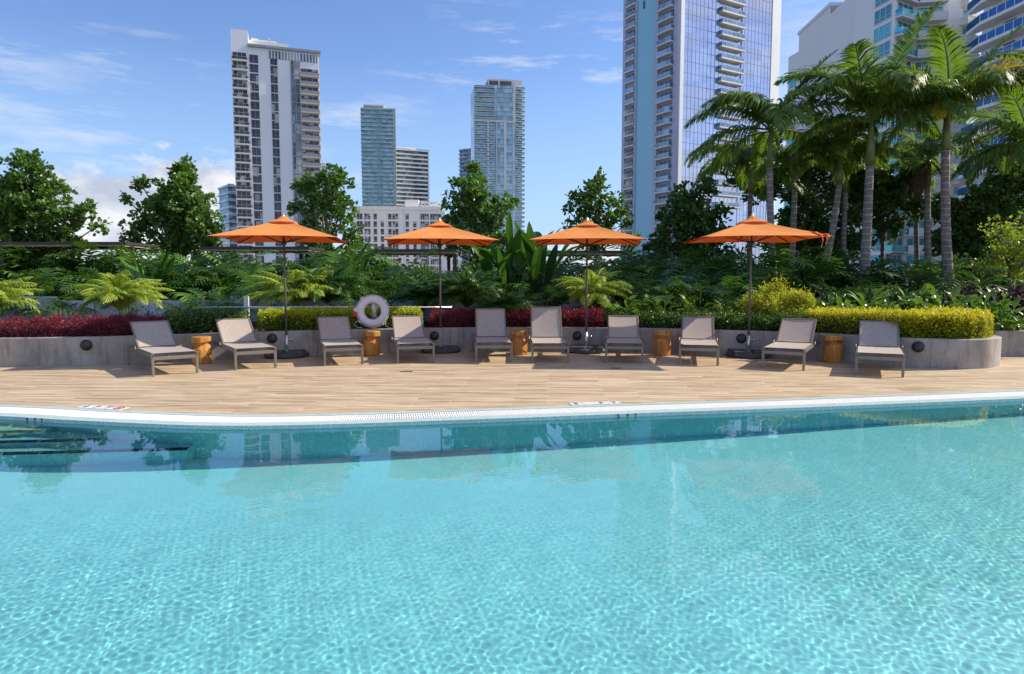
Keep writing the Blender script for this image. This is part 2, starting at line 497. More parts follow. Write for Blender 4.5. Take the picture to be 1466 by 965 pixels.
m_glass('balcony_blue', (.03, .16, .42), .1, .45, .3, .15, (1.5, 9))
simple('bldg_white', (.86, .87, .90), .8, 0, .04, .05)
simple('bldg_sunlit_cream', (.66, .58, .46), .8, 0, .05, .05)  # white wall in sunlight: the warm light is put into the colour
simple('bldg_offwhite', (.86, .84, .80), .8, 0, .05, .05)
simple('bldg_grey', (.36, .37, .42), .8, 0, .08, .05)
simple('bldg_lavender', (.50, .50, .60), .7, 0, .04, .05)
simple('panel_blue', (.30, .60, .72), .35, 0, .06, .04)
simple('slab_white', (.72, .70, .66), .7, 0, .05, .3)
simple('slab_green', (.42, .50, .44), .7, 0, .05, .3)
simple('rail_grey', (.30, .32, .36), .4, .3, .1, .3)

# ------------------------------------------------------------------ pool outline
def spline(pts, n=12):
    out = []
    P = [Vector(p) for p in pts]
    P = [P[0] * 2 - P[1]] + P + [P[-1] * 2 - P[-2]]
    for i in range(1, len(P) - 2):
        for k in range(n):
            t = k / n
            a, b, c, d = P[i - 1], P[i], P[i + 1], P[i + 2]
            out.append(.5 * ((2 * b) + (c - a) * t + (2 * a - 5 * b + 4 * c - d) * t * t + (3 * b - a - 3 * c + d) * t ** 3))
    out.append(P[-2])
    return out

WATER_Z = -0.04
FINE_C, LONG_C = .098, .036
edge_px = [(0, 601), (100, 606.5), (200, 611.5), (286, 614.6), (360, 615), (450, 613.5), (560, 610), (640, 607),
           (740, 603.4), (838, 599.6), (960, 595), (1160, 588), (1466, 575)]
edge = [G(x, y, WATER_Z) for x, y in edge_px]
s0 = (edge[1] - edge[0]); s1 = (edge[-1] - edge[-2])
edge = [edge[0] - s0 * 8.0 + Vector((0, .5, 0)), edge[0] - s0 * 3] + edge + [edge[-1] + s1 * 1.5, edge[-1] + s1 * 3.2]
edge = spline(edge, 10)
EX = np.array([p.x for p in edge]); EY = np.array([p.y for p in edge])
EY = np.convolve(np.pad(EY, 4, mode='reflect', reflect_type='odd'), np.ones(9) / 9, 'valid')
def ye(x): return np.interp(x, EX, EY)
XL, XR = -13.5, 15.0
cols = np.arange(XL, XR + .01, .1)
def curve_pt(x, off):
    """point off metres outward (away from the water) of the pool edge"""
    t = Vector((.2, float(ye(x + .1) - ye(x - .1)), 0)).normalized()
    return Vector((x - t.y * off, float(ye(x)) + t.x * off, 0))
def depth_at(x): return 1.24 - .027 * (x + 2.5)

def strip(name, xs, o0, o1, z, mat, kind='structure'):
    mb = MB()
    a = [curve_pt(x, o0) for x in xs]; b = [curve_pt(x, o1) for x in xs]
    n = len(xs)
    mb.add([(p.x, p.y, z) for p in a] + [(p.x, p.y, z) for p in b], [(i, i + 1, n + i + 1, n + i) for i in range(n - 1)])
    return tag(mb.build(name, mat), kind=kind)

NEAR = 0.35
# coping: mosaic, overflow grate, mosaic
co = MB(); n = len(cols)
for (o0, o1, z) in ((0, .16, 0.0), (.46, .57, 0.004)):
    a = [curve_pt(x, o0) for x in cols]; b = [curve_pt(x, o1) for x in cols]
    co.add([(p.x, p.y, z) for p in a] + [(p.x, p.y, z) for p in b], [(i, i + 1, n + i + 1, n + i) for i in range(n - 1)])
a = [curve_pt(x, 0) for x in cols]
co.add([(p.x, p.y, 0) for p in a] + [(p.x, p.y, -.052) for p in a], [(i, n + i, n + i + 1, i + 1) for i in range(n - 1)])
tag(co.build('pool_coping', M['coping_tile']), kind='structure')
strip('gutter_floor', cols, .155, .465, -.10, M['dark_metal'])
gr = MB()
x = XL
pitch = .026
while x < XR:
    p, q = curve_pt(x, .165), curve_pt(x, .455)
    gr.bar((p.x, p.y, -.008), (q.x, q.y, -.008), pitch * .62, .020)
    x += pitch
for o in (.163, .31, .457):
    pts = [curve_pt(x_, o) for x_ in cols]
    for i in range(len(pts) - 1):
        gr.bar((pts[i].x, pts[i].y, -.010), (pts[i + 1].x, pts[i + 1].y, -.010), .014, .02)
simple('grate_white', (.86, .85, .82), .5, 0, .03)
tag(gr.build('overflow_grate', M['grate_white']), kind='structure')

# deck: far side, near side, ends
dk = MB()
a = [curve_pt(x, .57) for x in cols]
pts = [(-30, float(EY[0]), 0)] + [(p.x, p.y, 0) for p in a] + [(30, float(EY[-1]), 0)]
far = [(p[0], 17.0, 0) for p in pts]
dk.add(pts + far, [(i, i + 1, len(pts) + i + 1, len(pts) + i) for i in range(len(pts) - 1)])
dk.add([(-30, -8, 0), (30, -8, 0), (30, NEAR, 0), (-30, NEAR, 0)], [(0, 1, 2, 3)])
dk.add([(-30, NEAR, 0), (XL, NEAR, 0), (XL, a[0].y, 0), (-30, EY[0], 0)], [(0, 1, 2, 3)])
dk.add([(XR, NEAR, 0), (30, NEAR, 0), (30, EY[-1], 0), (XR, a[-1].y, 0)], [(0, 1, 2, 3)])
tag(dk.build('pool_deck', M['deck']), kind='structure')

# basin
bs = MB()
wa = [curve_pt(x, .01) for x in cols]; n = len(cols)
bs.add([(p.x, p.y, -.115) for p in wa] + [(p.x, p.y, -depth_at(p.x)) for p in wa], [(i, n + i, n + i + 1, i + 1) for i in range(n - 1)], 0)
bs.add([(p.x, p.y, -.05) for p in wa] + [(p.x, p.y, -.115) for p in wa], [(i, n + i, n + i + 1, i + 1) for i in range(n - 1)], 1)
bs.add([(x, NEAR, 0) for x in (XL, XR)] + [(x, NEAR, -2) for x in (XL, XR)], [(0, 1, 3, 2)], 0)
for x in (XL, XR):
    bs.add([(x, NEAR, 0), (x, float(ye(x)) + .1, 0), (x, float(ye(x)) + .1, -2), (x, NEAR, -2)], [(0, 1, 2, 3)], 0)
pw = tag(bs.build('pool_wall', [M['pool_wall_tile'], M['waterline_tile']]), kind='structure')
fb = MB()
fb.add([(x, NEAR - .05, -depth_at(x)) for x in (XL, XR)] + [(x, 11, -depth_at(x)) for x in (XR, XL)], [(0, 1, 2, 3)])
pf = tag(fb.build('pool_floor', M['pool_floor_tile']), kind='structure')
st = MB()
for (ex, ey, z, sl) in ((-4.94, 7.07, -.25, .13), (-4.25, 6.93, -.50, .13), (-3.3, 6.83, -.75, .145)):
    xl = -13.4
    yl = ey - sl * (ex - xl)
    st.add([(xl, yl, z), (ex, ey, z), (ex, 9, z), (xl, 9, z), (xl, yl, -1.7), (ex, ey, -1.7), (ex, 9, -1.7), (xl, 9, -1.7)],
           [(0, 1, 2, 3), (0, 4, 5, 1), (1, 5, 6, 2), (0, 3, 7, 4)], 0)
    st.bar((xl, yl - .004, z - .004), (ex, ey - .004, z - .004), .09, .035, 1)
ps = tag(st.build('pool_steps', [M['pool_wall_tile'], M['dark_nosing']]), kind='structure')
for o in (pw, pf, ps): o.cycles.is_caustics_receiver = True

# water: real ripples, calmer towards the far wall, a few drop rings
# rows close together where the photo looks, columns fanned out with distance
s_in = np.linspace(-1, 1, 1250)
rows_y = np.concatenate([np.linspace(0, .245, 24, endpoint=False), np.linspace(.245, 1, 680)])
Yn = NEAR + .01
def ymap(t_, yedge):
    y_mid = 2.1
    return np.where(t_ < .245, Yn + (y_mid - Yn) * t_ / .245, y_mid * (yedge / y_mid) ** np.clip((t_ - .245) / .755, 0, 1))
X = []
for t_ in rows_y:
    y0_ = float(ymap(np.array(t_), 7.6)); hw = .80 * y0_ + .9; cx_ = .0
    X.append(np.concatenate([np.linspace(XL + .01, cx_ - hw, 50, endpoint=False), cx_ + hw * s_in, np.linspace(cx_ + hw, XR - .01, 51)[1:]]))
X = np.array(X)
Y = ymap(rows_y[:, None], ye(X) + .02)
Z = np.zeros_like(X)
wr = np.random.RandomState(3)
wob = .5 * np.sin(1.3 * X + 2.1 * Y) + .4 * np.sin(2.7 * X - 1.9 * Y + 1)
for i in range(58):
    fine = i < 40
    lam = (.028 * (2.8 ** wr.rand())) if fine else (.12 * (4 ** wr.rand())); a_ = wr.rand() * math.pi * 2
    k = 2 * math.pi / lam; ph = wr.rand() * 9
    Z += (FINE_C if fine else LONG_C) / k ** 2 * np.sin(k * (X * math.cos(a_) + Y * math.sin(a_)) + ph + wob * (1 + wr.rand()))
amp = .24 + .95 * np.clip((6.1 - Y) / 1.8, 0, 1) + .22 * np.sin(.9 * X + .5) * np.sin(.8 * Y + 1) + .12 * np.sin(2.3 * X - 1.7 * Y) * np.sin(1.9 * Y + .6 * X) + .08 * np.clip(X, -3.5, 4)
Z *= np.clip(amp, .12, 1.6)
for (px, py, rr, am) in ((897, 617, .13, .00008),):
    c = G(px, py, WATER_Z)
    r = np.sqrt((X - c.x) ** 2 + (Y - c.y) ** 2)
    Z += am * np.sin(2 * math.pi * r / .09) * np.exp(-((r - rr * .7) / (rr * .45)) ** 2)
vv = np.stack([X, Y, Z + WATER_Z], -1).reshape(-1, 3)
nn, mm = X.shape
ix = np.arange(nn * mm).reshape(nn, mm)
ff = np.stack([ix[:-1, :-1], ix[:-1, 1:], ix[1:, 1:], ix[1:, :-1]], -1).reshape(-1, 4)
def np_mesh(name, v, f, mats, smooth=False, tint=None):
    """v (n,3), f (m,k) arrays"""
    me = bpy.data.meshes.new(name)
    f = np.asarray(f); k = f.shape[1]
    me.vertices.add(len(v)); me.vertices.foreach_set('co', np.asarray(v, dtype=np.float32).ravel())
    me.loops.add(f.size); me.loops.foreach_set('vertex_index', f.ravel().astype(np.int32))
    me.polygons.add(len(f)); me.polygons.foreach_set('loop_start', np.arange(0, f.size, k, dtype=np.int32))
    me.polygons.foreach_set('use_smooth', np.full(len(f), smooth))
    if tint is not None:
        at = me.attributes.new('tint', 'FLOAT', 'POINT'); at.data.foreach_set('value', np.asarray(tint, dtype=np.float32))
    for m in (mats if isinstance(mats, (list, tuple)) else [mats]): me.materials.append(m)
    me.update(calc_edges=True)
    return me
water = link('water', np_mesh('water', vv, ff, M['water'], True))
tag(water, kind='structure')
water.cycles.is_caustics_caster = True

# podium and the city's ground far below
pb = MB()
pb.box(-30, 30, -8, 38, -25, -2.1)
for b in ((-30, -29.8, -8, 38), (29.8, 30, -8, 38), (-29.8, 29.8, -8, -7.8), (-29.8, 29.8, 37.8, 38)): pb.box(b[0], b[1], b[2], b[3], -2.1, -.01)
tag(pb.build('podium_floor', M['podium_concrete']), kind='structure')
gb = MB(); gb.add([(-4000, -4000, -25), (4000, -4000, -25), (4000, 4000, -25), (-4000, 4000, -25)], [(0, 1, 2, 3)])
tag(gb.build('ground', M['city_ground']), kind='structure')

# ------------------------------------------------------------------ planter wall
wall_px = [(0, 525.5), (140, 522.6), (240, 518), (330, 513.8), (450, 509), (540, 505.9), (670, 503), (770, 502.2), (860, 503),
           (960, 505.2), (1040, 508.5), (1120, 512), (1180, 516), (1250, 521.5), (1300, 525.5), (1350, 527.8), (1385, 528.4), (1415, 527), (1431, 523.5)]
wp = [G(x, y) for x, y in wall_px]
wp = [wp[0] + (wp[0] - wp[1]) * 6, wp[0] + (wp[0] - wp[1]) * 2] + wp
last = wp[-1]
wp += [Vector((last.x + .16, last.y + .28, 0)), Vector((last.x + .2, last.y + .7, 0)), Vector((last.x + .2, 13.6, 0))]
WALL = spline(wp, 8)
def offset(pl, o):
    out = []
    for i, p in enumerate(pl):
        t = (pl[min(i + 1, len(pl) - 1)] - pl[max(i - 1, 0)]).normalized()
        out.append(Vector((p.x - t.y * o, p.y + t.x * o, p.z)))
    return out
WALL_IN = offset(WALL, .17)
WX = np.array([p.x for p in WALL[:-26]]); WY = np.array([p.y for p in WALL[:-26]])
def wally(x): return float(np.interp(x, WX, WY))
def wall_mesh(outer, inner, z0, z1, b=.012):
    mb = MB(); n = len(outer)
    ring = []
    o2 = [p + (q - p).normalized() * b for p, q in zip(outer, inner)]; i2 = [q + (p - q).normalized() * b for p, q in zip(outer, inner)]
    rows = [(outer, z0), (outer, z1 - b), (o2, z1), (i2, z1), (inner, z1 - b), (inner, z0)]
    vs = [(p.x, p.y, z) for r, z in rows for p in r]
    fs = [(k * n + i, k * n + i + 1, (k + 1) * n + i + 1, (k + 1) * n + i) for k in range(len(rows) - 1) for i in range(n - 1)]
    fs += [tuple(k * n for k in range(len(rows)))[::-1], tuple(k * n + n - 1 for k in range(len(rows)))]
    mb.add(vs, fs); return mb
o = wall_mesh(WALL, WALL_IN, 0.0, .50).build('planter_wall', M['concrete'])
tag(o, 'long curved grey concrete planter wall behind the loungers, ending in a rounded corner', 'planter wall')
w2 = [Vector((last.x + .22, 13.42, 0)), Vector((11, 13.3, 0)), Vector((20, 13.0, 0))]
o = wall_mesh(w2, offset(w2, .17), 0.0, .50).build('planter_wall', M['concrete'])
tag(o, 'shaded low concrete wall beyond the rounded corner at the far right', 'planter wall')

sb = MB()
ins = [p for p in WALL_IN[:-18]]
vs = [(p.x, p.y, .40) for p in ins] + [(p.x, 37.5, .40) for p in ins]
nI = len(ins)
sb.add(vs, [(i, i + 1, nI + i + 1, nI + i) for i in range(nI - 1) if ins[i + 1].x > ins[i].x + .001])
sb.add([(last.x + .1, 13.5, .404), (29.5, 13.1, .404), (29.5, 37.5, .404), (last.x + .1, 37.5, .404)], [(0, 1, 2, 3)])
tag(sb.build('garden_soil', M['soil']), kind='structure')

# ------------------------------------------------------------------ pool furniture
def make_lounger(back_deg):
    root = empty('sun_lounger')
    w, L, H = .64, 1.92, .35
    fr = MB()
    for s in (-1, 1):
        fr.box(s * w / 2 - .016, s * w / 2 + .016, .0, L, H - .062, H - .004)
        fr.tube([(s * (w / 2 + .03), 1.13, H - .02), (s * (w / 2 + .03), 1.18, H + .03), (s * (w / 2 + .03), 1.24, H + .02)], .014, 8)
    fr.box(-w / 2 + .016, w / 2 - .016, .004, .030, H - .10, H - .045)
    fr.box(-w / 2 + .016, w / 2 - .016, 1.14, 1.17, H - .062, H - .03)
    fr.box(-w / 2 + .016, w / 2 - .016, L - .03, L - .002, H - .062, H - .01)
    fr.build('frame', M['frame_metal'], root, bevel=.004)
    for s in (-1, 1):
        for y in (.022, L - .022):
            lg = MB(); lg.box(-.02, .02, -.022, .022, 0, H + .002)
            lg.build('leg', M['frame_metal'], root, (s * (w / 2 + .002), y, 0), bevel=.004)
    def sling(x0, x1, y0, y1, sag, nx=10, ny=14, th=.006):
        vs, fs = [], []
        for zoff in (0, -th):
            for j in range(ny + 1):
                for i in range(nx + 1):
                    u, v = i / nx, j / ny
                    vs.append((x0 + (x1 - x0) * u, y0 + (y1 - y0) * v, zoff - sag * 4 * u * (1 - u) * (4 * v * (1 - v)) ** .5))
        K = (nx + 1) * (ny + 1)
        for b_, fl in ((0, 0), (K, 1)):
            for j in range(ny):
                for i in range(nx):
                    q = (b_ + j * (nx + 1) + i, b_ + j * (nx + 1) + i + 1, b_ + (j + 1) * (nx + 1) + i + 1, b_ + (j + 1) * (nx + 1) + i)
                    fs.append(q[::-1] if fl else q)
        mb = MB(); mb.add(vs, fs, 0, True); return mb
    se = sling(-w / 2 + .006, w / 2 - .006, .012, 1.15, .012)
    se.build('seat', M['sling'], root, (0, 0, H + .010))
    # backrest, hinged
    a = R(back_deg); bl = .72
    bk = sling(-w / 2 + .034, w / 2 - .034, .02, bl, .010)
    ba = bk.build('backrest', M['sling'], root, (0, 1.17, H + .012), (a, 0, 0))
    bf = MB()
    for s in (-1, 1): bf.box(s * (w / 2 - .026) - .014, s * (w / 2 - .026) + .014, 0, bl, -.020, .008)
    bf.box(-w / 2 + .04, w / 2 - .04, bl - .022, bl + .004, -.020, .008)
    bf.box(-w / 2 + .04, w / 2 - .04, bl * .48, bl * .48 + .03, -.030, -.010)
    bf.build('back_frame', M['frame_metal'], ba, bevel=.003)
    ty, tz = 1.17 + math.cos(a) * bl * .55, H + .0 + math.sin(a) * bl * .55
    for s in (-1, 1):
        su = MB(); su.bar((s * .2, ty, tz - .02), (s * .2, min(ty + .22, L - .06), H - .03), .022, .012)
        su.build('back_support', M['frame_metal'], root)
    return root

loungers = [  # foot-end leg pixels, backrest top centre pixel, recline, label
    ((220.5, 539), (282.5, 534.4), 208.6, 34, 'taupe lounger at the left end of the row, in front of the red groundcover'),
    ((338.5, 530.2), (394.5, 526.6), 330, 34, 'taupe lounger with a dark strut shadow across its sunlit back, left of the first parasol'),
    ((466.2, 523.8), (518.2, 522.5), 466, 34, 'lounger with a fully shaded back directly left of the stump below the life ring'),
    ((570.3, 520.5), (620.6, 519.3), 580, 34, 'lounger between the life ring and the second parasol, back sunlit, seat in shade'),
    ((681.8, 518.5), (732.5, 518.0), 702.5, 49, 'upright lounger lying wholly in shade, right of the second parasol base'),
    ((762.8, 520), (812.8, 519.5), 785.7, 55, 'tallest upright lounger, half lit, left of the third parasol base'),
    ((868.3, 520), (918.6, 520), 902, 34, 'lounger with dappled back, right of the third parasol base'),
    ((974, 522.8), (1026.4, 523.2), 1012, 34, 'lounger with a band of light across its shaded back, left of the fourth parasol base'),
    ((1092.4, 527.2), (1149.3, 530.7), 1144.6, 34, 'sunlit lounger turned slightly left, right of the fourth parasol base'),
    ((1226.5, 537), (1291.2, 540.4), 1262, 34, 'sunlit lounger at the right end of the row before the yellow hedge'),
]
protos = {}
for fl, fr_, bx, deg, lab in loungers:
    key = deg
    if key not in protos:
        o = make_lounger(deg); protos[key] = o
    else:
        o = copy_tree(protos[key])
    a, b = G(*fl), G(*fr_)
    c = (a + b) / 2
    Lh = 1.17 + math.cos(R(deg)) * .72
    hz = .36 + math.sin(R(deg)) * .72
    best = min(np.linspace(-.9, .9, 721), key=lambda ph: abs((c.x + Lh * math.sin(ph)) / ((c.y + Lh * math.cos(ph)) * math.cos(PITCH) - (hz - EYE) * math.sin(PITCH)) * F + CX - bx))
    edge_dir = math.atan2(b.y - a.y, b.x - a.x)
    rz = (-best * .65 + edge_dir * .35)
    o.location = (c.x, c.y, 0); o.rotation_euler = (0, 0, rz)
    tag(o, lab, 'sun lounger', 'sun loungers along the planter wall')

def make_stump():
    root = empty('stump_table')
    prof = [(.150, 0), (.160, .02), (.168, .15), (.168, .26), (.160, .295), (.112, .335), (.112, .358), (.150, .385), (.168, .398), (.168, .475), (.160, .485)]
    def fn(i, r, z, w):
        if 3 <= i <= 8:
            z = z + .03 * math.sin(w + .6) * (1 if i < 7 else .45)
        return r * (1 + .03 * math.sin(3 * w + 1) + .015 * math.sin(7 * w)), z
    mb = MB(); mb.lathe(prof[:6], 40, fn=fn)
    mb.build('body', M['wood'], root, bevel=.004)
    mb = MB()
    pr2 = [prof[5]] + prof[6:]
    def fn2(i, r, z, w):
        if i <= 3: z = z + .03 * math.sin(w + .6) * (1 if i < 2 else .45)
        return r * (1 + .03 * math.sin(3 * w + 1) + .015 * math.sin(7 * w)), z
    mb.lathe(pr2, 40, fn=fn2)
    mb.build('top', M['wood'], root, bevel=.004)
    return root
stumps = [(284, 521.5, 'carved wooden stump table between the first two loungers from the left', .3),
          (531, 509.5, 'brightly lit wooden stump table right below the white life ring', 1.4),
          (743, 508.5, 'wooden stump table between the two upright loungers', 2.2),
          (950, 509.5, 'wooden stump table right of the dappled lounger, between the third and fourth parasols', 2.9),
          (1195.5, 519.5, 'wooden stump table between the last two loungers on the right', 4.0)]
sp = make_stump()
for i, (px, py, lab, rz) in enumerate(stumps):
    o = sp if i == 0 else copy_tree(sp)
    c = G(px, py); o.location = (c.x, c.y + .12, 0); o.rotation_euler = (0, 0, rz)
    tag(o, lab, 'side table', 'wooden stump side tables')

def make_parasol(w=2.22, rim=2.265, peak=2.66, drop=.0):
    root = empty('parasol')
    h = w / 2
    # weighted base: cross of slabs in a round tray
    bs = MB()
    bs.lathe([(.38, 0), (.42, .015), (.42, .07), (.37, .10), (.12, .115)], 24)
    for s in (-1, 1):
        for t_ in (-1, 1):
            bs.box(min(s * .03, s * .34), max(s * .03, s * .34), min(t_ * .03, t_ * .34), max(t_ * .03, t_ * .34), .03, .135)
    bs.build('base', M['grey_base'], root, bevel=.012)
    sl = MB()
    sl.tube([(0, 0, .09), (0, 0, .42)], .030, 16); sl.tube([(0, 0, .09), (0, 0, .12)], .07, 20)
    sl.tube([(.02, 0, .33), (.09, 0, .33)], .010, 8); sl.tube([(.085, 0, .33), (.11, 0, .33)], .022, 10)
    sl.build('base_sleeve', M['steel'], root)
    pl = MB(); pl.tube([(0, 0, .10), (0, 0, peak + .0)], .021, 14)
    pl.build('pole', M['pole_metal'], root)
    fi = MB(); fi.lathe([(.02, 0), (.028, .01), (.018, .03), (.024, .05), (.008, .07)], 12, c=(0, 0, peak + .05))
    fi.build('finial', M['steel'], root)
    # canopy: four panels, slightly hollow between the ribs
    n = 16
    vs, fs = [], []
    cor = [(-h, -h), (h, -h), (h, h), (-h, h)]
    def zz(x, y, s):
        m_ = max(abs(x), abs(y)) / h
        l_ = min(abs(x), abs(y)) / max(1e-6, max(abs(x), abs(y)))
        z = peak - (peak - rim) * m_ ** .93
        z -= .05 * (1 - l_ ** 2) * m_ * (1 - m_) * 2.2 - .02 * (1 - l_ ** 2) * m_ ** 3
        return z
    K = 20
    mb = MB()
    for th in (0, -.004):
        vs = []
        for j in range(K + 1):
            for i in range(K + 1):
                x, y = -h + w * i / K, -h + w * j / K
                # hem curves inwards between the corners
                e = .035
                xx = x * (1 - e * (1 - (y / h) ** 2) * (abs(x) / h) ** 4); yy_ = y * (1 - e * (1 - (x / h) ** 2) * (abs(y) / h) ** 4)
                vs.append((xx, yy_, zz(x, y, 0) + th))
        fs = []
        for j in range(K):
            for i in range(K):
                q = [j * (K + 1) + i, j * (K + 1) + i + 1, (j + 1) * (K + 1) + i + 1, (j + 1) * (K + 1) + i]
                if (i < K / 2) != (j < K / 2): tri = [(q[0], q[1], q[3]), (q[1], q[2], q[3])]
                else: tri = [(q[0], q[1], q[2]), (q[0], q[2], q[3])]
                for t_ in tri: fs.append(t_[::-1] if th else t_)
        mb.add(vs, fs, 0, False)
    can = mb.build('canopy', M['canopy'], root)
    v = MB(); c_ = .24; z0 = peak - (peak - rim) * (c_ / h) ** .93 + .028
    def ventrow(r, z): return [(-r, -r, z), (0, -r * 1.0, z + .012), (r, -r, z), (r * 1.0, 0, z + .012), (r, r, z), (0, r, z + .012), (-r, r, z), (-r, 0, z + .012)]
    rows = [ventrow(c_, z0 - .02), ventrow(c_, z0), ventrow(c_ * .45, z0 + .055), ventrow(.03, peak + .055)]
    allv = [p for r_ in rows for p in r_]
    v.add(allv, [(k * 8 + i, k * 8 + (i + 1) % 8, (k + 1) * 8 + (i + 1) % 8, (k + 1) * 8 + i) for k in range(3) for i in range(8)] + [tuple(24 + i for i in range(8))])
    v.build('vent_cap', M['canopy'], can)
    for k in range(8):
        a = math.pi / 4 * k + math.pi / 4
        r_ = h * (math.sqrt(2) * .985 if k % 2 == 0 else .95)
        e = (r_ * math.cos(a), r_ * math.sin(a))
        m_ = max(abs(e[0]), abs(e[1])) / h
        rb = MB()
        pts_ = []
        for q in (0.03, .35, .7, 1.0):
            x, y = e[0] * q, e[1] * q
            pts_.append((x, y, zz(x, y, 0) - .022))
        rb.tube(pts_, .010, 6)
        r_o = rb.build('rib', M['dark_metal'], root)
        if True:
            sx, sy = e[0] * .52, e[1] * .52
            stt = MB(); stt.tube([(0.02 * math.cos(a), .02 * math.sin(a), rim - .06), (sx, sy, zz(sx, sy, 0) - .03)], .008, 6)
            stt.build('strut', M['dark_metal'], r_o)
    hb = MB(); hb.lathe([(.04, 0), (.045, .02), (.045, .06), (.03, .08)], 14, c=(0, 0, rim - .10)); hb.build('hub', M['dark_metal'], root)
    return root
pr = make_parasol()
parasols = [(411, 510.5, 9, 0, 'orange square parasol at the left end of the row, behind the second lounger'),
            (631, 503.5, 8, 0, 'orange parasol second from left, between the life ring and the upright loungers'),
            (839, 504.0, -6, 0, 'orange parasol third from left, its base right of the tallest upright lounger'),
            (1071, 510.5, -4, 0, 'orange parasol at the right with red straps hanging over its canopy')]
pros = []
for i, (px, py, rz, _, lab) in enumerate(parasols):
    o = pr if i == 0 else copy_tree(pr)
    c = G(px, py); o.location = (c.x, c.y, 0); o.rotation_euler = (0, 0, R(rz))
    tag(o, lab, 'parasol', 'orange parasols over the loungers'); pros.append(o)
# the loose straps on the right-hand canopy
sm = MB()
for (p0, p1, dn) in (((.72, -.50), (.90, -1.03), .24), ((.86, -.55), (1.0, -1.0), .12), ((.84, -.8), (.97, -1.08), .17)):
    def zc(x, y):
        m_ = max(abs(x), abs(y)) / 1.11
        return 2.66 - .395 * min(m_, 1) ** .93 + .004
    P_ = [Vector((p0[0] + (p1[0] - p0[0]) * q, p0[1] + (p1[1] - p0[1]) * q + .0, 0)) for q in (0, .3, .6, 1)]
    P_ = [(p.x, p.y, zc(p.x, p.y) + .012 * (k % 2)) for k, p in enumerate(P_)]
    e = P_[-1]
    ed = -1.11 - .02
    P_.append((e[0] + .01, ed, e[2] - .02)); P_.append((e[0] + .02, ed - .01, e[2] - dn * .6)); P_.append((e[0] + .0, ed, e[2] - dn))
    for k in range(len(P_) - 1): sm.bar(P_[k], P_[k + 1], .035, .006)
sm.build('tie_strap', M['orange_strap'], pros[3])

# wall lights
wl_px = [(118, 494, 'at the left end, above the bare lit deck', 0), (386.8, 484.5, 'just left of the first parasol pole', 0),
         (614.6, 480.7, 'left of the second parasol pole', 0), (830.8, 480.6, 'touching the third parasol pole', 0),
         (1056, 484.5, 'left of the fourth parasol pole', 0), (1314.5, 496.5, 'alone between the last lounger and the rounded corner', 0)]
wlp = None
for px, py, wh, _ in wl_px:
    r = ray(px, py)
    # meet the wall's front
    best = None
    for i in range(len(WALL) - 1):
        p = WALL[i]; k = p.y / r.y
        dx = r.x * k - p.x
        if best is None or abs(dx) < best[0]: best = (abs(dx), i)
    i = best[1]; p = WALL[i]; t_ = (WALL[i + 1] - WALL[i - 1]).normalized()
    k = p.y / r.y
    z = EYE + r.z * k
    if wlp is None:
        wlp = empty('wall_light')
        mb = MB(); mb.tube([(0, 0, 0), (0, -.02, 0)], .095, 24); mb.build('rim', M['dark_metal'], wlp)
        mb = MB()
        mb.add([(r_ * math.cos(w_), y_, r_ * math.sin(w_)) for (r_, y_) in ((.084, -.02), (.078, -.036), (.058, -.052), (.03, -.062), (.004, -.065)) for w_ in np.linspace(0, 2 * math.pi, 24, endpoint=False)],
               [(k_ * 24 + i_, k_ * 24 + (i_ + 1) % 24, (k_ + 1) * 24 + (i_ + 1) % 24, (k_ + 1) * 24 + i_) for k_ in range(4) for i_ in range(24)], 0, True)
        mb.build('dome', M['black_plastic'], wlp)
        o = wlp
    else: o = copy_tree(wlp)
    o.location = (p.x + 0, p.y - .001, z); o.rotation_euler = (0, 0, math.atan2(t_.y, t_.x))
    tag(o, 'black dome light on the planter wall, ' + wh, 'wall light', 'black dome lights on the planter wall')

# life ring on its post, with throw line
c = W(533.5, 445.5, 13.93)
post = empty('ring_post', (c.x, c.y + .14, .40))
mb = MB(); mb.lathe([(.07, 0), (.06, .05), (.045, .30), (.05, .42), (.05, .58)], 16); mb.build('stand', M['ring_white'], post)
mb = MB(); mb.lathe([(.05, 0), (.055, .02), (.03, .07), (.012, .09)], 14, c=(0, 0, .585)); mb.tube([(0, 0, .50), (0, -.12, .50)], .018, 8); mb.build('hook', M['ring_white'], post)
tag(post, 'white tapered post standing behind the life ring on the planter', 'post')
ring = empty('life_ring', (c.x, c.y, c.z))
ring.rotation_euler = (R(-4), 0, R(4))
mb = MB()
mb.add([((.245 + .078 * math.cos(v_)) * math.cos(u_), .055 * math.sin(v_), (.245 + .078 * math.cos(v_)) * math.sin(u_)) for u_ in np.linspace(0, 2 * math.pi, 56, endpoint=False) for v_ in np.linspace(0, 2 * math.pi, 16, endpoint=False)],
       [(i * 16 + k, i * 16 + (k + 1) % 16, ((i + 1) % 56) * 16 + (k + 1) % 16, ((i + 1) % 56) * 16 + k) for i in range(56) for k in range(16)], 0, True)
mb.build('ring_body', M['ring_white'], ring)
bands = []
for a in (38, 128, 218, 308):
    mb = MB()
    for j in range(2):
        u0 = R(a - 5); u1 = R(a + 5)
    U = [R(a - 6), R(a + 6)]
    V = np.linspace(0, 2 * math.pi, 16, endpoint=False)
    mb.add([((.245 + .083 * math.cos(v_)) * math.cos(u_), .060 * math.sin(v_), (.245 + .083 * math.cos(v_)) * math.sin(u_)) for u_ in U for v_ in V],
           [(k, (k + 1) % 16, 16 + (k + 1) % 16, 16 + k) for k in range(16)], 0, True)
    u_ = R(a)
    mb.bar((.32 * math.cos(u_), 0, .32 * math.sin(u_)), (.355 * math.cos(u_), 0, .355 * math.sin(u_)), .05, .03)
    mb.build('band', M['ring_white'], ring)
mb = MB()
pts = []
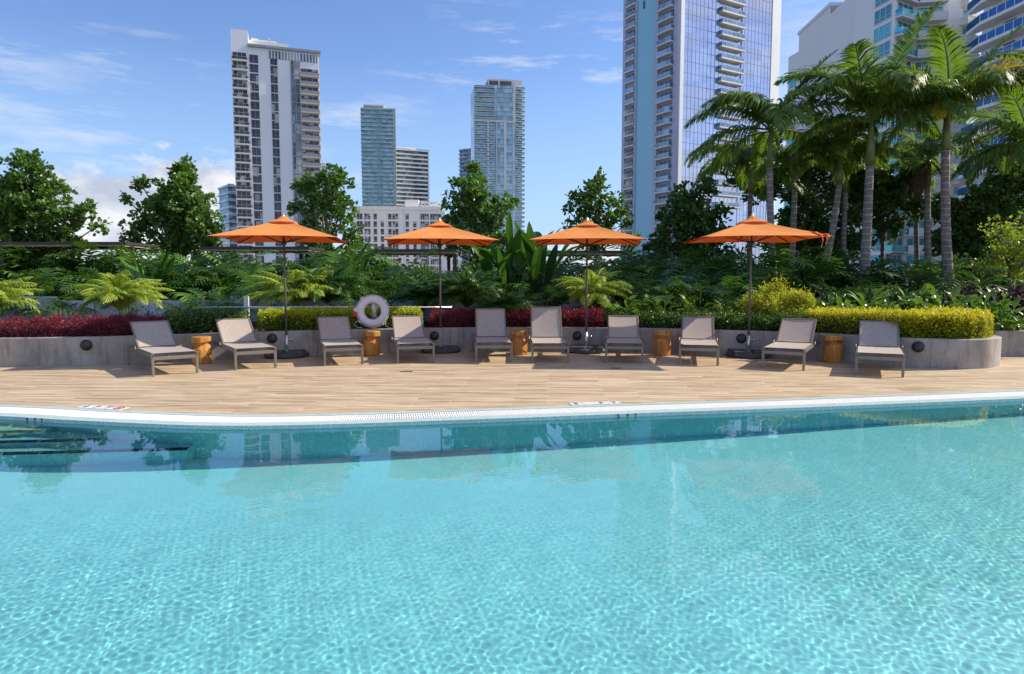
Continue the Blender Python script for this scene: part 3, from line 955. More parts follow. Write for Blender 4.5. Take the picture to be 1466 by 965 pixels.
for k in range(4):
    a0, a1 = 38 + 90 * k, 128 + 90 * k
    for q in np.linspace(0, 1, 8, endpoint=False):
        a_ = R(a0 + (a1 - a0) * q); rr = .345 - .012 * math.sin(math.pi * q)
        pts.append((rr * math.cos(a_), .0, rr * math.sin(a_)))
mb.tube(pts, .006, 6, closed=True)
mb.build('grab_rope', M['rope'], ring)
for k, a_ in enumerate(np.linspace(62, 104, 9)):
    pass
mb = MB()
for rr, a0, a1 in ((.262, 70, 98), (.235, 66, 86)):
    aa = np.radians(np.linspace(a0, a1, 12))
    for i in range(0, 11, 2):
        mb.bar((rr * math.cos(aa[i]), -.0775 + .001, rr * math.sin(aa[i])), (rr * math.cos(aa[i + 1]), -.0765, rr * math.sin(aa[i + 1])), .003, .012)
simple('faded_ink', (.28, .26, .34), .8)
tag(ring, 'white life ring with four bands hung above the planter wall', 'life ring')
mb = MB()
P_ = [(c.x + .42, c.y - .06, c.z - .338), (c.x + .36, c.y - .10, c.z - .333), (c.x + .28, c.y - .06, c.z - .30), (c.x + .24, c.y + .06, c.z - .2)]
for k in range(3):
    for q in np.linspace(0, 1, 14):
        a_ = math.pi * (-.2 + 2 * q)
        P_.append((c.x + .13 + (.09 + .02 * k) * math.cos(a_), c.y + .09 + .012 * k + .004 * q, c.z - .04 + (.13 + .02 * k) * math.sin(a_)))
P_ += [(c.x - .1, c.y + .09, c.z - .2), (c.x - .21, c.y + .03, c.z - .24), (c.x - .32, c.y - .04, c.z - .20), (c.x - .38, c.y - .05, c.z - .28), (c.x - .30, c.y - .06, c.z - .33), (c.x - .2, c.y - .08, c.z - .335)]
mb.tube(P_, .006, 6)
tag(mb.build('throw_rope', M['rope']), 'loose pale rope coiled behind and below the life ring', 'rope')
cb = W(506, 447, 13.93)
tb = empty('throw_bag', (cb.x, cb.y, cb.z - .09))
mb = MB(); mb.lathe([(.02, 0), (.065, .02), (.075, .08), (.07, .12)], 14); mb.build('bag', M['red_plastic'], tb)
mb = MB(); mb.lathe([(.07, .12), (.068, .16), (.04, .19), (.01, .195)], 14); mb.build('cap', M['ring_white'], tb)
tb.rotation_euler = (0, R(28), 0)
tag(tb, 'small red and white throw bag hanging left of the life ring', 'throw bag')

# pale handrail behind the hedge
ra, rb_ = W(285, 440, 14.95), W(647, 440, 14.95)
rl = empty('handrail', (ra.x, ra.y, .4))
mb = MB(); mb.tube([(0, 0, ra.z - .4), (rb_.x - ra.x, rb_.y - ra.y, rb_.z - .4)], .022, 10); mb.build('rail', M['steel'], rl)
for px in (352, 538):
    f_ = (px - 285) / 362
    mb = MB(); mb.box(-.05, .05, -.02, .02, 0, ra.z - .4 + (.24 if px == 352 else .02)); mb.build('post', M['white_paint'], rl, ((rb_.x - ra.x) * f_, (rb_.y - ra.y) * f_ + .045, 0))
tag(rl, 'pale metal handrail running behind the hedge at ring height', 'handrail')

# deck drains and depth tiles
for px, py, lab in ((582, 532, 'small dark drain slot in the deck before the fourth lounger'), (882, 527.2, 'small dark drain slot in the shade before the dappled lounger')):
    c = G(px, py); dr = empty('deck_drain', (c.x, c.y, .003))
    mb = MB(); mb.box(-.10, .10, -.03, .03, 0, .003); mb.build('cover', M['grey_base'], dr)
    mb = MB()
    for k in range(6): mb.box(-.09 + k * .031, -.07 + k * .031, -.02, .02, .003, .0045)
    mb.build('slot', M['black_plastic'], dr)
    tag(dr, lab, 'drain', 'deck drain slots')

simple('tile_white', (.80, .78, .76), .35, 0, .03)
simple('tile_ink', (.02, .02, .025), .4)
simple('sign_red', (.6, .04, .05), .4)
def txt(s, size, parent, loc, rot, mat, name='lettering', ext=.0008):
    cu = bpy.data.curves.new(name, 'FONT'); cu.body = s; cu.size = size; cu.extrude = ext; cu.align_x = 'CENTER'; cu.align_y = 'CENTER'
    cu.offset = size * .02
    cu.materials.append(mat)
    t_ = bpy.data.objects.new(name, cu); COL.objects.link(t_)
    bpy.context.view_layer.update()
    me = bpy.data.meshes.new_from_object(t_.evaluated_get(bpy.context.evaluated_depsgraph_get()))
    bpy.data.objects.remove(t_); bpy.data.curves.remove(cu)
    return link(name, me, parent, loc, rot)
def deck_marker(px, py, chars, lab):
    c = G(px, py)
    x = c.x; p = curve_pt(x, .66); q = curve_pt(x + .2, .66)
    rz = math.atan2(q.y - p.y, q.x - p.x)
    root = empty('depth_marker', (p.x, p.y, .002), rz)
    n_ = len(chars); s = .15
    for i, ch in enumerate(chars):
        cx = (i - (n_ - 1) / 2) * (s + .008)
        mb = MB(); mb.box(-s / 2, s / 2, -s / 2, s / 2, 0, .005); t_ = mb.build('tile', M['tile_white'], root, (cx, 0, 0))
        if ch == '*':
            mb = MB()
            mb.tube([(.055 * math.cos(a), .055 * math.sin(a), .006) for a in np.linspace(0, 2 * math.pi, 24, endpoint=False)], .006, 6, closed=True)
            mb.bar((-.038, .038, .007), (.038, -.038, .007), .01, .003); mb.build('symbol', M['sign_red'], t_)
            mb = MB(); mb.bar((-.03, -.01, .0062), (.01, .015, .0062), .012, .002); mb.bar((.01, .015, .0062), (.028, -.02, .0062), .010, .002); mb.build('symbol', M['tile_ink'], t_)
        elif ch != ' ':
            txt(ch, .13, t_, (0, 0, .006), (0, 0, 0), M['tile_ink'], 'letter')
    tag(root, lab, 'depth marker', 'white depth tiles set in the deck')
deck_marker(112, 588, ['4', 'F', 'T', '*'], 'white depth tiles with a red symbol in the deck edge at the far left')
deck_marker(869, 581, ['5', ' ', 'F', 'T'], 'white depth tiles in the deck edge below the dappled lounger')
def water_marker(px0, px1, chars, lab):
    # on the upright waterline face, just above the water
    xm = []
    for px in (px0, px1):
        c = G(px, float(np.interp(px, [e[0] for e in edge_px], [e[1] for e in edge_px])), WATER_Z); xm.append(c.x)
    p, q = curve_pt(xm[0], -.003), curve_pt(xm[1], -.003)
    rz = math.atan2(q.y - p.y, q.x - p.x); L_ = (q - p).length
    root = empty('waterline_marker', ((p.x + q.x) / 2, (p.y + q.y) / 2, -.0255), rz)
    mb = MB(); mb.box(-L_ / 2, L_ / 2, -.003, .004, -.024, .026); mb.build('tile', M['coping_tile'], root)
    for ch, u in zip(chars, (-.36, .05, .38)):
        t_ = txt(ch, .058, root, (u * L_, -.0045, .002), (R(90), 0, 0), M['tile_ink'], 'letter')
        t_.scale = (1.3, 1, 1)
    tag(root, lab, 'depth marker', 'depth letters on the waterline tiles')
water_marker(880, 914, '5FT', 'dark 5 FT depth letters on the waterline tile near the ripple ring')
water_marker(34, 64, '4FT', 'dark 4 FT depth letters on the waterline tile near the pool steps')

# ------------------------------------------------------------------ buildings
def part100(items, name, root, kind_rest=True):
    """items: (mesh, loc, rotz); the first 100 become parts, the others one part"""
    for me, loc, rz in items[:100]:
        link(name, me, root, loc, (0, 0, rz))
    rest = items[100:]
    if rest:
        mats = []; vs, fs, mi = [], [], []
        for me, loc, rz in rest:
            b = len(vs); c, s = math.cos(rz), math.sin(rz)
            for m in me.materials:
                if m not in mats: mats.append(m)
            for v in me.vertices:
                x, y, z = v.co
                vs.append((loc[0] + c * x - s * y, loc[1] + s * x + c * y, loc[2] + z))
            for p in me.polygons:
                fs.append([b + i for i in p.vertices]); mi.append(mats.index(me.materials[p.material_index]))
        me = bpy.data.meshes.new(name); me.from_pydata(vs, [], fs)
        for m in mats: me.materials.append(m)
        me.polygons.foreach_set('material_index', mi); me.update()
        tag(link(name, me, root), kind='stuff')

class Face:
    """an upright face of a building, u to the right as seen, z up, -y outwards, in the building's frame"""
    def __init__(s, P0, P1, org):
        s.o = Vector((P0[0] - org[0], P0[1] - org[1], 0)); d = Vector((P1[0] - P0[0], P1[1] - P0[1], 0))
        s.w = d.length; s.rz = math.atan2(d.y, d.x); s.d = d.normalized()
    def at(s, u, z, y=0.0):
        n = Vector((-s.d.y, s.d.x, 0))
        p = s.o + s.d * u + n * y
        return (p.x, p.y, z)
    def put(s, me, u, z, y=0.0): return (me, s.at(u, z, y), s.rz)
    def build(s, mb, name, mats, root): return mb.build(name, mats, root, s.at(0, 0), (0, 0, s.rz))

def px_xy(px, d):
    p = W(px, 170, d); return (p.x, d)
def zof(py, d):   # height of a pixel row at distance d
    return W(733, py, d).z + 25.0

def win_mesh(w, h, nx=2, fm='slab_white', gm='glass_dark', fr=.09):
    mb = MB()
    mb.box(0, w, -.03, 0, 0, h, 1)
    for i in range(nx + 1):
        x = i * w / nx; mb.box(max(0, x - fr / 2), min(w, x + fr / 2), -.10, -.03, 0, h, 0)
    mb.box(0, w, -.10, -.03, 0, fr, 0); mb.box(0, w, -.10, -.03, h - fr, h, 0); mb.box(0, w, -.10, -.03, h * .3, h * .3 + fr * .7, 0)
    return mb.mesh('window', [M[fm], M[gm]])
def balc_mesh(w, dpt=1.5, slab=.35, rail=1.05, sm='slab_white', rm='rail_grey', dm='glass_dark', door=2.3, nd=3, solid=False, jm=None):
    mb = MB()
    mb.box(0, w, -dpt, 0, 0, slab, 0)
    if door:
        mb.box(.3, w - .3, -.04, 0, slab, slab + door, 2)
        for i in range(nd + 1):
            x = .3 + i * (w - .6) / nd; mb.box(x - .05, x + .05, -.10, -.04, slab, slab + door, 0)
    mb.box(.0, w, -dpt + .02, -dpt + .07, slab + .05, slab + rail, 1)
    mb.box(0, .05, -dpt + .07, -.0, slab + .05, slab + rail, 1); mb.box(w - .05, w, -dpt + .07, 0, slab + .05, slab + rail, 1)
    mb.box(0, w, -dpt, -dpt + .09, slab + rail, slab + rail + .06, 0)
    n = max(2, int(w / 1.5))
    for i in range(n + 1):
        x = i * (w - .06) / n; mb.box(x, x + .06, -dpt - .0, -dpt + .02, slab, slab + rail, 0)
    return mb.mesh('balcony', [M[sm], M[rm], M[dm]])

# A: white tower at the left
dA = 238.0
L0, L1 = px_xy(334, dA), px_xy(457.5, dA + 9.5)
A = empty('white_tower', (L0[0], L0[1], -25)); f = Face(L0, L1, L0)
k = f.w / 123.5; H_ = zof(64, dA); U = lambda px: (px - 334) * k
w_ = MB(); w_.box(0, f.w, 0, 15, 0, H_); w_.box(0, U(358), 0, 15, H_, zof(41, dA)); f.build(w_, 'wall', M['bldg_white'], A)
w_ = MB(); w_.box(f.w - .9, f.w + .25, .3, 15.2, 0, H_ - 1); w_.box(f.w - .25, f.w + .6, 4, 7, 0, H_ - 4); f.build(w_, 'side_wall', M['bldg_sunlit_cream'], A)  # cream here stands for sun on the right flank
w_ = MB(); w_.box(U(357), f.w + .8, -1.0, 14, H_, H_ + .8); f.build(w_, 'roof_slab', M['rail_grey'], A)
w_ = MB(); w_.box(U(358.5), U(415), 3, 16, H_ + .8, zof(50, dA)); w_.box(U(362), U(372), 4, 10, zof(50, dA), zof(45.5, dA)); w_.box(U(372), U(398), 4, 8, zof(50, dA), zof(47, dA)); w_.box(U(387), U(388.5), 4, 5, zof(50, dA), zof(42, dA)); f.build(w_, 'penthouse', M['bldg_offwhite'], A)
P_ = 3.1
bm1 = balc_mesh(U(356) - U(334.5), 1.2, .55, .9, 'slab_white', 'glass_night', 'glass_night', 2.5)  # near-black rails and doors paint in the shadow between the slabs
bm2 = balc_mesh(U(457.8) - U(430), 1.2, .5, .95, 'bldg_sunlit_cream', 'rail_grey', 'glass_night', 2.4)  # slabs coloured cream to look sunlit
its = []; wi = []
wm1 = win_mesh(U(371) - U(358.8), 2.75, 2, 'rail_grey', 'glass_night', .10)
wm2 = win_mesh(U(397.5) - U(387.5), 2.85, 2, 'rail_grey', 'glass_night', .10)
nf = int((H_) / P_)
for i in range(1, nf - 1):
    z = H_ - 2.2 - i * P_
    if z < 20: break
    if i % 1 == 0:
        its.append(f.put(bm1, U(334.5), z)); 
        if i > 1: its.append(f.put(bm2, U(430), z))
    wi.append(f.put(wm1, U(358.8), z)); wi.append(f.put(wm2, U(388), z))
part100(its, 'balcony', A); part100(wi, 'window', A)
cw = MB(); cw.box(U(416.5), U(429.5), -.12, 0, 20, H_ - 3.3, 1)
for z in np.arange(20, H_ - 3.3, P_): cw.box(U(416.5), U(429.5), -.25, -.12, z, z + .3, 0)
for u in (416.5, 423, 429.2): cw.box(U(u), U(u) + .25, -.25, -.12, 20, H_ - 3.3, 0)
f.build(cw, 'glass_strip', [M['rail_grey'], M['glass_dark']], A)
cw = MB(); cw.box(U(385), U(456), -.1, 0, H_ - 3.2, H_ - .6, 1)
for u in np.arange(385, 456, 4.5): cw.box(U(u), U(u) + .3, -.2, -.1, H_ - 3.2, H_ - .6, 0)
f.build(cw, 'glass_strip', [M['bldg_white'], M['glass_dark']], A)
tag(A, 'white high-rise with two narrow window columns and a cream sunlit edge, tallest at the left', 'high-rise')

def slab_tower(name, px0, px1, ytop, d, dep, pitch, glass, slab, lab, dy=4, proud=1.0, side=None, rows_to=60, top=None, cellu=2.2, mull=True, rail=True):
    a, b = px_xy(px0, d), px_xy(px1, d + dy)
    T = empty(name, (a[0], a[1], -25)); f = Face(a, b, a); H = zof(ytop, d)
    w_ = MB(); w_.box(.3, f.w - .3, .0, dep, 0, H - .5); f.build(w_, 'glass_wall', M[glass], T)
    rows = []
    mb = MB(); mb.box(-.2, f.w + .2, -proud, dep + .5, 0, .42 if mull else 1.0)
    if rail:
        mb.box(0, f.w * .45, -proud + .03, -proud + .1, .42, 1.4, 1); mb.box(f.w * .62, f.w, -proud + .03, -proud + .1, .42, 1.4, 1)
    me = mb.mesh('floor_slab', [M[slab], M['glass_sky']])
    z = H - .42
    while z > rows_to - 25 + 25 and len(rows) < 60:
        rows.append(f.put(me, 0, z)); z -= pitch
    part100(rows, 'floor_slab', T)
    if mull:
        mb = MB()
        for u in np.arange(.3, f.w, cellu): mb.box(u, u + .14, -.12, 0, rows_to, H - .5)
        f.build(mb, 'mullions', M[slab], T)
    if top: top(T, f, H)
    tag(T, lab, 'high-rise')
    return T, f, H

def topB(T, f, H):
    d = 530.
    mb = MB(); mb.box(f.w * .07, f.w * .68, 2, 14, H, H + 4.2); f.build(mb, 'penthouse', M['bldg_offwhite'], T)
    mb = MB(); mb.box(f.w * .09, f.w * .66, 1.7, 2, H + .6, H + 3.2); f.build(mb, 'louvre', M['bldg_grey'], T)
    mb = MB(); mb.box(f.w - 1.6, f.w + .5, -1.2, 10, 40, H + 1); f.build(mb, 'corner_fin', M['slab_green'], T)
slab_tower('glass_tower', 516.5, 565.5, 156, 530, 25, 3.1, 'glass_teal', 'slab_green', 'slim dark glass high-rise with a flat penthouse, behind the white low-rise', top=topB, rows_to=60)
def topC(T, f, H):
    mb = MB(); mb.box(0, f.w * .62, 2, 12, H, H + 2.6); f.build(mb, 'penthouse', M['bldg_offwhite'], T)
slab_tower('slab_tower', 566, 613, 214, 545, 22, 3.3, 'glass_dark', 'slab_white', 'shorter high-rise of pale stacked balconies right beside the slim dark glass one', top=topC, rows_to=60, dy=10, proud=1.6, mull=False)
slab_tower('blue_glass_block', 322, 342, 266, 330, 15, 3.4, 'glass_dark', 'glass_sky', 'low dark blue glass block half hidden behind the left white high-rise', rows_to=30, mull=False)
slab_tower('glass_block', 455, 473, 236, 420, 15, 3.3, 'glass_teal', 'slab_white', 'sliver of a small block showing right of the left white high-rise', rows_to=30)
slab_tower('slab_tower', 657.5, 684, 216, 640, 20, 3.6, 'glass_dark', 'bldg_grey', 'small grey high-rise peeking out left of the crowned glass one', rows_to=60, dy=-14, mull=False)

# E: crowned glass tower
dE = 480.0
a, b = px_xy(677, dE), px_xy(749, dE + 6)
E = empty('crowned_tower', (a[0], a[1], -25)); f = Face(a, b, a); H_ = zof(124, dE); k = f.w / 72; U = lambda px: (px - 677) * k
w_ = MB(); w_.box(U(679), U(711), 0, 22, 0, H_); w_.box(U(711), U(738), -.8, 22, 0, H_ + 1.2); w_.box(U(738), U(748), 1, 20, 0, H_); f.build(w_, 'glass_wall', M['glass_sky'], E)
w_ = MB()
for px, w2 in ((697, 2.4), (709.5, 1.1), (721, 3.0), (733.5, 1.2), (678, 1.0)):
    w_.box(U(px), U(px + w2), -1.3, -.8 if 711 < px < 738 else 0, 20, zof(172, dE) if px > 680 else H_)
w_.box(U(679), U(738), -1.35, -.8, zof(174, dE), zof(171.5, dE)); w_.box(U(734), U(737), -1.2, 0, zof(172, dE), H_ + 5)
f.build(w_, 'pier', M['slab_white'], E)
me1 = MB(); me1.box(0, U(708) - U(679), -1.7, 0, 0, .35); me1.box(0, U(708) - U(679), -1.66, -1.6, .35, 1.3, 1); me1 = me1.mesh('balcony', [M['slab_white'], M['glass_teal']])
me2 = MB(); me2.box(0, U(733) - U(711), -1.1, -.8, 0, .3); me2 = me2.mesh('spandrel', M['bldg_grey'])
me3 = MB(); me3.box(0, U(751) - U(738), -1.4, 3, 0, .35); me3.box(0, U(751) - U(738), -1.35, -1.3, .35, 1.3, 1); me3 = me3.mesh('balcony', [M['slab_white'], M['glass_teal']])
its, sp_ = [], []
z = H_ - .5
while z > 60:
    its.append(f.put(me1, U(679), z)); its.append(f.put(me3, U(738), z)); sp_.append(f.put(me2, U(711), z)); z -= 3.15
part100(its, 'balcony', E); part100(sp_, 'spandrel', E)
w_ = MB()
w_.box(U(699), U(748), 2, 14, zof(112.5, dE), zof(110, dE)); w_.box(U(699), U(700.5), 2, 3, H_, zof(112.5, dE)); w_.box(U(714), U(716), 2, 4, H_, zof(112.5, dE)); w_.box(U(746.5), U(748), 2, 3, H_, zof(112.5, dE))
w_.add([(U(733), 2, H_), (U(742), 2, H_), (U(747), 2, zof(112.5, dE)), (U(733), 2, zof(112.5, dE)), (U(733), 9, H_), (U(742), 9, H_), (U(747), 9, zof(112.5, dE)), (U(733), 9, zof(112.5, dE))], [(0, 1, 2, 3), (1, 5, 6, 2), (4, 7, 6, 5), (0, 3, 7, 4), (3, 2, 6, 7), (0, 4, 5, 1)])
f.build(w_, 'crown', M['slab_white'], E)
tag(E, 'tall blue-green glass high-rise with an open white roof crown, behind the middle tree', 'high-rise')

# D: white low-rise
simple('block_white', (.86, .85, .84), .8, 0, .03, .05)
dD = 285.0
a, b = px_xy(503, dD), px_xy(660, dD + 4)
D = empty('low_rise', (a[0], a[1], -25)); f = Face(a, b, a); H_ = zof(300, dD); k = f.w / 157; U = lambda px: (px - 503) * k
w_ = MB(); w_.box(0, U(636), 0, 30, 0, H_); w_.box(U(636), f.w, 2, 30, 0, H_ - 1.5); f.build(w_, 'wall', M['block_white'], D)
w_ = MB(); w_.box(U(503) - .3, U(632), -.4, 12, H_, H_ + 1.4); w_.box(U(577), U(597), 3, 9, H_ + 1.4, H_ + 4.6); w_.box(U(600), U(630), 3, 9, H_ + 1.4, H_ + 2.2)
for px in range(600, 631, 6): w_.box(U(px), U(px) + .3, 3, 3.3, H_ + .5, H_ + 3.5)
w_.box(U(600), U(631), 3, 9, H_ + 3.5, H_ + 3.8)
f.build(w_, 'roof', M['bldg_offwhite'], D)
wA, wB, wC = win_mesh(U(511.5) - U(503), 2.5, 2, 'slab_white', 'glass_night', .12), win_mesh(U(508) - U(503), 2.5, 1, 'slab_white', 'glass_night', .12), win_mesh(U(515) - U(503), 2.6, 4, 'slab_white', 'glass_night', .12)
wi = []
cols_ = [(508, wA), (519, wA), (532, wB), (542, wB), (553, wB), (559, wA), (578, wB), (589, wB), (600, wC), (614, wC), (625, wB), (638, wB), (646, wA)]
for i in range(12):
    z = H_ - 4.0 - i * 3.1
    for j, (px, me) in enumerate(cols_):
        if i == 0 and j in (3, 7): continue
        wi.append(f.put(me, U(px), z, 2 if px > 636 else 0))
part100(wi, 'window', D)
w_ = MB()
for px in (516.5, 529, 548, 572.5, 596, 634): w_.box(U(px), U(px + 2), -.5, 0, 0, H_ - .2)
f.build(w_, 'pier', M['bldg_white'], D)
tag(D, 'long white low-rise block with grids of dark windows, seen above the second parasol', 'apartment block')

# H: big tower right of centre, its near corner towards us
dH = 190.0
pc = px_xy(971, dH)
def hit(px, org, dr):   # point on ray px along direction dr from org
    t = (px - CX) / F * .979
    s_ = (t * org[1] - org[0]) / (dr[0] - t * dr[1]); return (org[0] + dr[0] * s_, org[1] + dr[1] * s_)
pl_ = hit(892, pc, (-.5, .866)); prr = hit(1111, pc, (.866, .5))
T = empty('panel_tower', (pc[0], pc[1], -25)); fl_, fr_ = Face(pl_, pc, pc), Face(pc, prr, pc)
HT = zof(-80, dH)
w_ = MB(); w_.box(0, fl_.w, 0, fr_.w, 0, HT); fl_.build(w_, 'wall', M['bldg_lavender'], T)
def Ul(px):
    q = hit(px, pc, (-.5, .866)); return fl_.w - math.hypot(q[0] - pc[0], q[1] - pc[1])
def Ur(px):
    q = hit(px, pc, (.866, .5)); return math.hypot(q[0] - pc[0], q[1] - pc[1])
w_ = MB(); w_.box(Ul(912.5), Ul(938.5), -.5, 0, 0, HT)
fl_.build(w_, 'blue_panel', M['panel_blue'], T)
w_ = MB(); w_.box(Ul(910.5), Ul(912.5), -.9, 0, 0, HT); w_.box(Ul(938.5), Ul(943), -.9, 0, 0, HT); w_.box(Ul(964), fl_.w, -.6, 0, 0, HT); w_.box(0, Ul(896), -.5, 0, 0, HT)
fl_.build(w_, 'pier', M['bldg_lavender'], T)
w_ = MB()
for px, z0_ in ((921, 8.5), (933, 1.5)): w_.box(Ul(px - 1), Ul(px + 1.6), -.62, -.5, zof(z0_, 200), HT - 1)
fl_.build(w_, 'sign_mark', M['glass_dark'], T)
b1 = balc_mesh(Ul(963.5) - Ul(943.5), 1.6, .4, 1.0, 'slab_white', 'glass_sky', 'glass_dark', 2.3)
b2 = balc_mesh(Ul(910.3) - Ul(896.3), 1.2, .4, 1.0, 'slab_white', 'glass_sky', 'glass_dark', 2.3, 2)
its = []
z = HT - 3
while z > 18:
    its.append(fl_.put(b1, Ul(943.5), z)); its.append(fl_.put(b2, Ul(896.3), z - .4)); z -= 3.1
its.sort(key=lambda t: abs(t[1][2] - 60))
part100(its, 'balcony', T)
cw = MB(); cw.box(Ur(975.5), Ur(1024.5), -.3, 0, 5, HT, 1); cw.box(Ur(1057.5), Ur(1099), -.3, 0, 5, HT, 1); cw.box(Ur(1024.5), Ur(1057.5), -.05, 0, 5, HT, 1)
for z in np.arange(5, HT, 3.1):
    cw.box(Ur(975.5), Ur(1024.5), -.36, -.3, z, z + .12, 0); cw.box(Ur(1057.5), Ur(1099), -.36, -.3, z, z + .12, 0)
u = Ur(975.5)
while u < Ur(1099):
    if not (Ur(1023.5) < u < Ur(1057.5)): cw.box(u, u + .10, -.36, -.3, 5, HT, 0)
    u += 1.45
fr_.build(cw, 'curtain_wall', [M['bldg_grey'], M['glass_blue']], T)
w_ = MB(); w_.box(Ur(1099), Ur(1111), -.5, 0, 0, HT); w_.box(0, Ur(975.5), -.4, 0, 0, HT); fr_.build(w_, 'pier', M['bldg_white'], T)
b3 = balc_mesh(Ur(1057) - Ur(1025), 1.5, .4, 1.0, 'slab_white', 'glass_sky', None or 'glass_blue', 2.4, 5)
its = []
z = zof(-20, 195)
while z > zof(300, 195): its.append(fr_.put(b3, Ur(1025), z)); z -= 3.15
part100(its, 'balcony', T)
tag(T, 'huge tower with a light blue panel, balcony columns and a mirror glass side', 'high-rise')

# J: pale stepped block with aqua windows
def poly_tower(name, corners, ztops, base_mat, lab, back=(11, 19)):
    """corners: (px, d) left to right; ztops: one height per face"""
    P = [px_xy(px, d) for px, d in corners]
    R_ = empty(name, (P[0][0], P[0][1], -25)); fs_ = []
    for i in range(len(P) - 1):
        f = Face(P[i], P[i + 1], P[0]); mb = MB()
        q = [(p[0] - P[0][0], p[1] - P[0][1]) for p in (P[i], P[i + 1])]; q += [(q[1][0] + back[0], q[1][1] + back[1]), (q[0][0] + back[0], q[0][1] + back[1])]
        mb.add([(x, y, 0) for x, y in q] + [(x, y, ztops[i]) for x, y in q], [(4, 5, 6, 7), (0, 1, 5, 4), (1, 2, 6, 5), (2, 3, 7, 6), (3, 0, 4, 7)])
        mb.build('wall', M[base_mat], R_); fs_.append(f)
    tag(R_, lab, 'high-rise'); return R_, fs_
J, jf = poly_tower('stepped_block', [(1126, 160), (1140, 156), (1183, 140), (1226, 126)], [zof(82, 160), zof(50, 156), zof(21, 140)], 'bldg_offwhite', 'blank pale stepped block behind the palms, left of the aqua window facade')
mb = MB(); mb.box(jf[2].w * .1, jf[2].w * .9, -.15, 0, zof(200, 130), zof(70, 130)); jf[2].build(mb, 'recess', M['bldg_white'], J)
mb = MB()
for z in np.arange(zof(320, 150), zof(90, 150), 3.1): mb.box(jf[0].w * .2, jf[0].w * .85, -.1, 0, z, z + 2.3)
jf[0].build(mb, 'window_strip', M['glass_aqua'], J)
mb = MB(); mb.box(-.3, jf[1].w + .3, -.3, 6, zof(50, 156), zof(50, 156) + .6); jf[1].build(mb, 'parapet', M['bldg_white'], J)

K1, kf = poly_tower('aqua_window_tower', [(1218, 126), (1275, 116), (1302, 119), (1350, 118), (1391, 121)], [zof(-60, 126)] * 4, 'bldg_offwhite', 'pale high-rise with aqua windows and rounded white balconies behind the palms')
wi, its = [], []
wq = win_mesh(kf[0].w * .40, 2.4, 3, 'slab_white', 'glass_aqua', .12); wq2 = win_mesh(kf[1].w * .8, 2.4, 3, 'slab_white', 'glass_aqua', .12)
wq3 = win_mesh(kf[3].w * .30, 2.2, 2, 'slab_white', 'glass_aqua', .12)
bq = balc_mesh(kf[2].w * .85, 1.7, .35, 1.0, 'slab_white', 'slab_white', 'glass_aqua', 2.3, 4); bq2 = balc_mesh(kf[1].w * .95, 1.2, .3, 1.0, 'slab_white', 'glass_aqua', 'glass_aqua', 0)
bq3 = balc_mesh(kf[3].w * .48, 1.3, .35, .9, 'slab_white', 'slab_white', 'glass_aqua', 0)
for i in range(19):
    z = zof(-20, 118) - i * 2.95
    wi.append(kf[0].put(wq, kf[0].w * .52, z + .4)); wi.append(kf[1].put(wq2, kf[1].w * .1, z + .4)); wi.append(kf[3].put(wq3, kf[3].w * .50, z + .5))
    its.append(kf[2].put(bq, kf[2].w * .04, z)); its.append(kf[1].put(bq2, 0, z)); its.append(kf[3].put(bq3, kf[3].w * .42, z))
part100(wi, 'window', K1); part100(its, 'balcony', K1)

K2, kf = poly_tower('blue_balcony_tower', [(1415, 101), (1510, 90)], [zof(-60, 100)], 'bldg_offwhite', 'pale high-rise with long blue glass balconies at the right edge')
f = kf[0]
mb = MB()
wd = f.w + 1.5
mb.box(0, wd, -2.2, 0, 0, .42, 0); mb.add([(-4.2, -.9, 0), (0, -2.2, 0), (0, 0, 0), (-3.6, 0, 0), (-4.2, -.9, .42), (0, -2.2, .42), (0, 0, .42), (-3.6, 0, .42)], [(0, 3, 2, 1), (4, 5, 6, 7), (0, 1, 5, 4), (3, 0, 4, 7), (2, 3, 7, 6), (1, 2, 6, 5)], 0)
mb.bar((0, -2.15, .98), (wd, -2.15, .98), .06, 1.0, 1); mb.bar((-4.15, -.88, .98), (0, -2.15, .98), .06, 1.0, 1)
for u in np.arange(0, wd, 1.5): mb.box(u, u + .08, -2.22, -2.17, .42, 1.5, 0)
mb.bar((0, -2.15, 1.52), (wd, -2.15, 1.52), .09, .06, 0); mb.bar((-4.15, -.88, 1.52), (0, -2.15, 1.52), .09, .06, 0)
for u in (2.0, 6.5): mb.box(u, u + 2.0, -.06, 0, .42, 2.7, 2)
me = mb.mesh('balcony', [M['bldg_offwhite'], M['balcony_blue'], M['glass_dark']])
part100([f.put(me, 0, zof(-30, 100) - i * 3.0) for i in range(15)], 'balcony', K2)

# cabanas: thin flat roofs on dark posts beyond the planting
def cabana(px0, px1, py, d, posts, lab):
    a, b = W(px0, py, d), W(px1, py, d + .3)
    r_ = empty('cabana', (a.x, a.y, .4)); w = b.x - a.x; h = (a.z + b.z) / 2 - .4
    mb = MB(); mb.box(0, w, 0, 1.9, h, h + .08, 0); mb.box(.04, w - .04, .04, 1.86, h - .05, h, 1); r_o = mb.build('roof', [M['dark_metal'], M['tan_timber']], r_)
    mb = MB()
    for u in np.arange(.3, w - .2, .45): mb.box(u, u + .05, .06, 1.8, h - .075, h - .05)
    mb.build('rafters', M['tan_timber'], r_o)
    for px, dy in posts:
        q = W(px, py, d + dy); mb = MB(); mb.box(-.055, .055, -.055, .055, 0, h - .05); mb.build('post', M['dark_metal'], r_, (q.x - a.x, dy + .1, 0))
    tag(r_, lab, 'cabana', 'flat-roofed cabanas beyond the planting')
cabana(-60, 188, 350.5, 20, [(186, 0), (100, 2.3), (0, .0)], 'flat-roofed cabana at the left edge, below the far left tree')
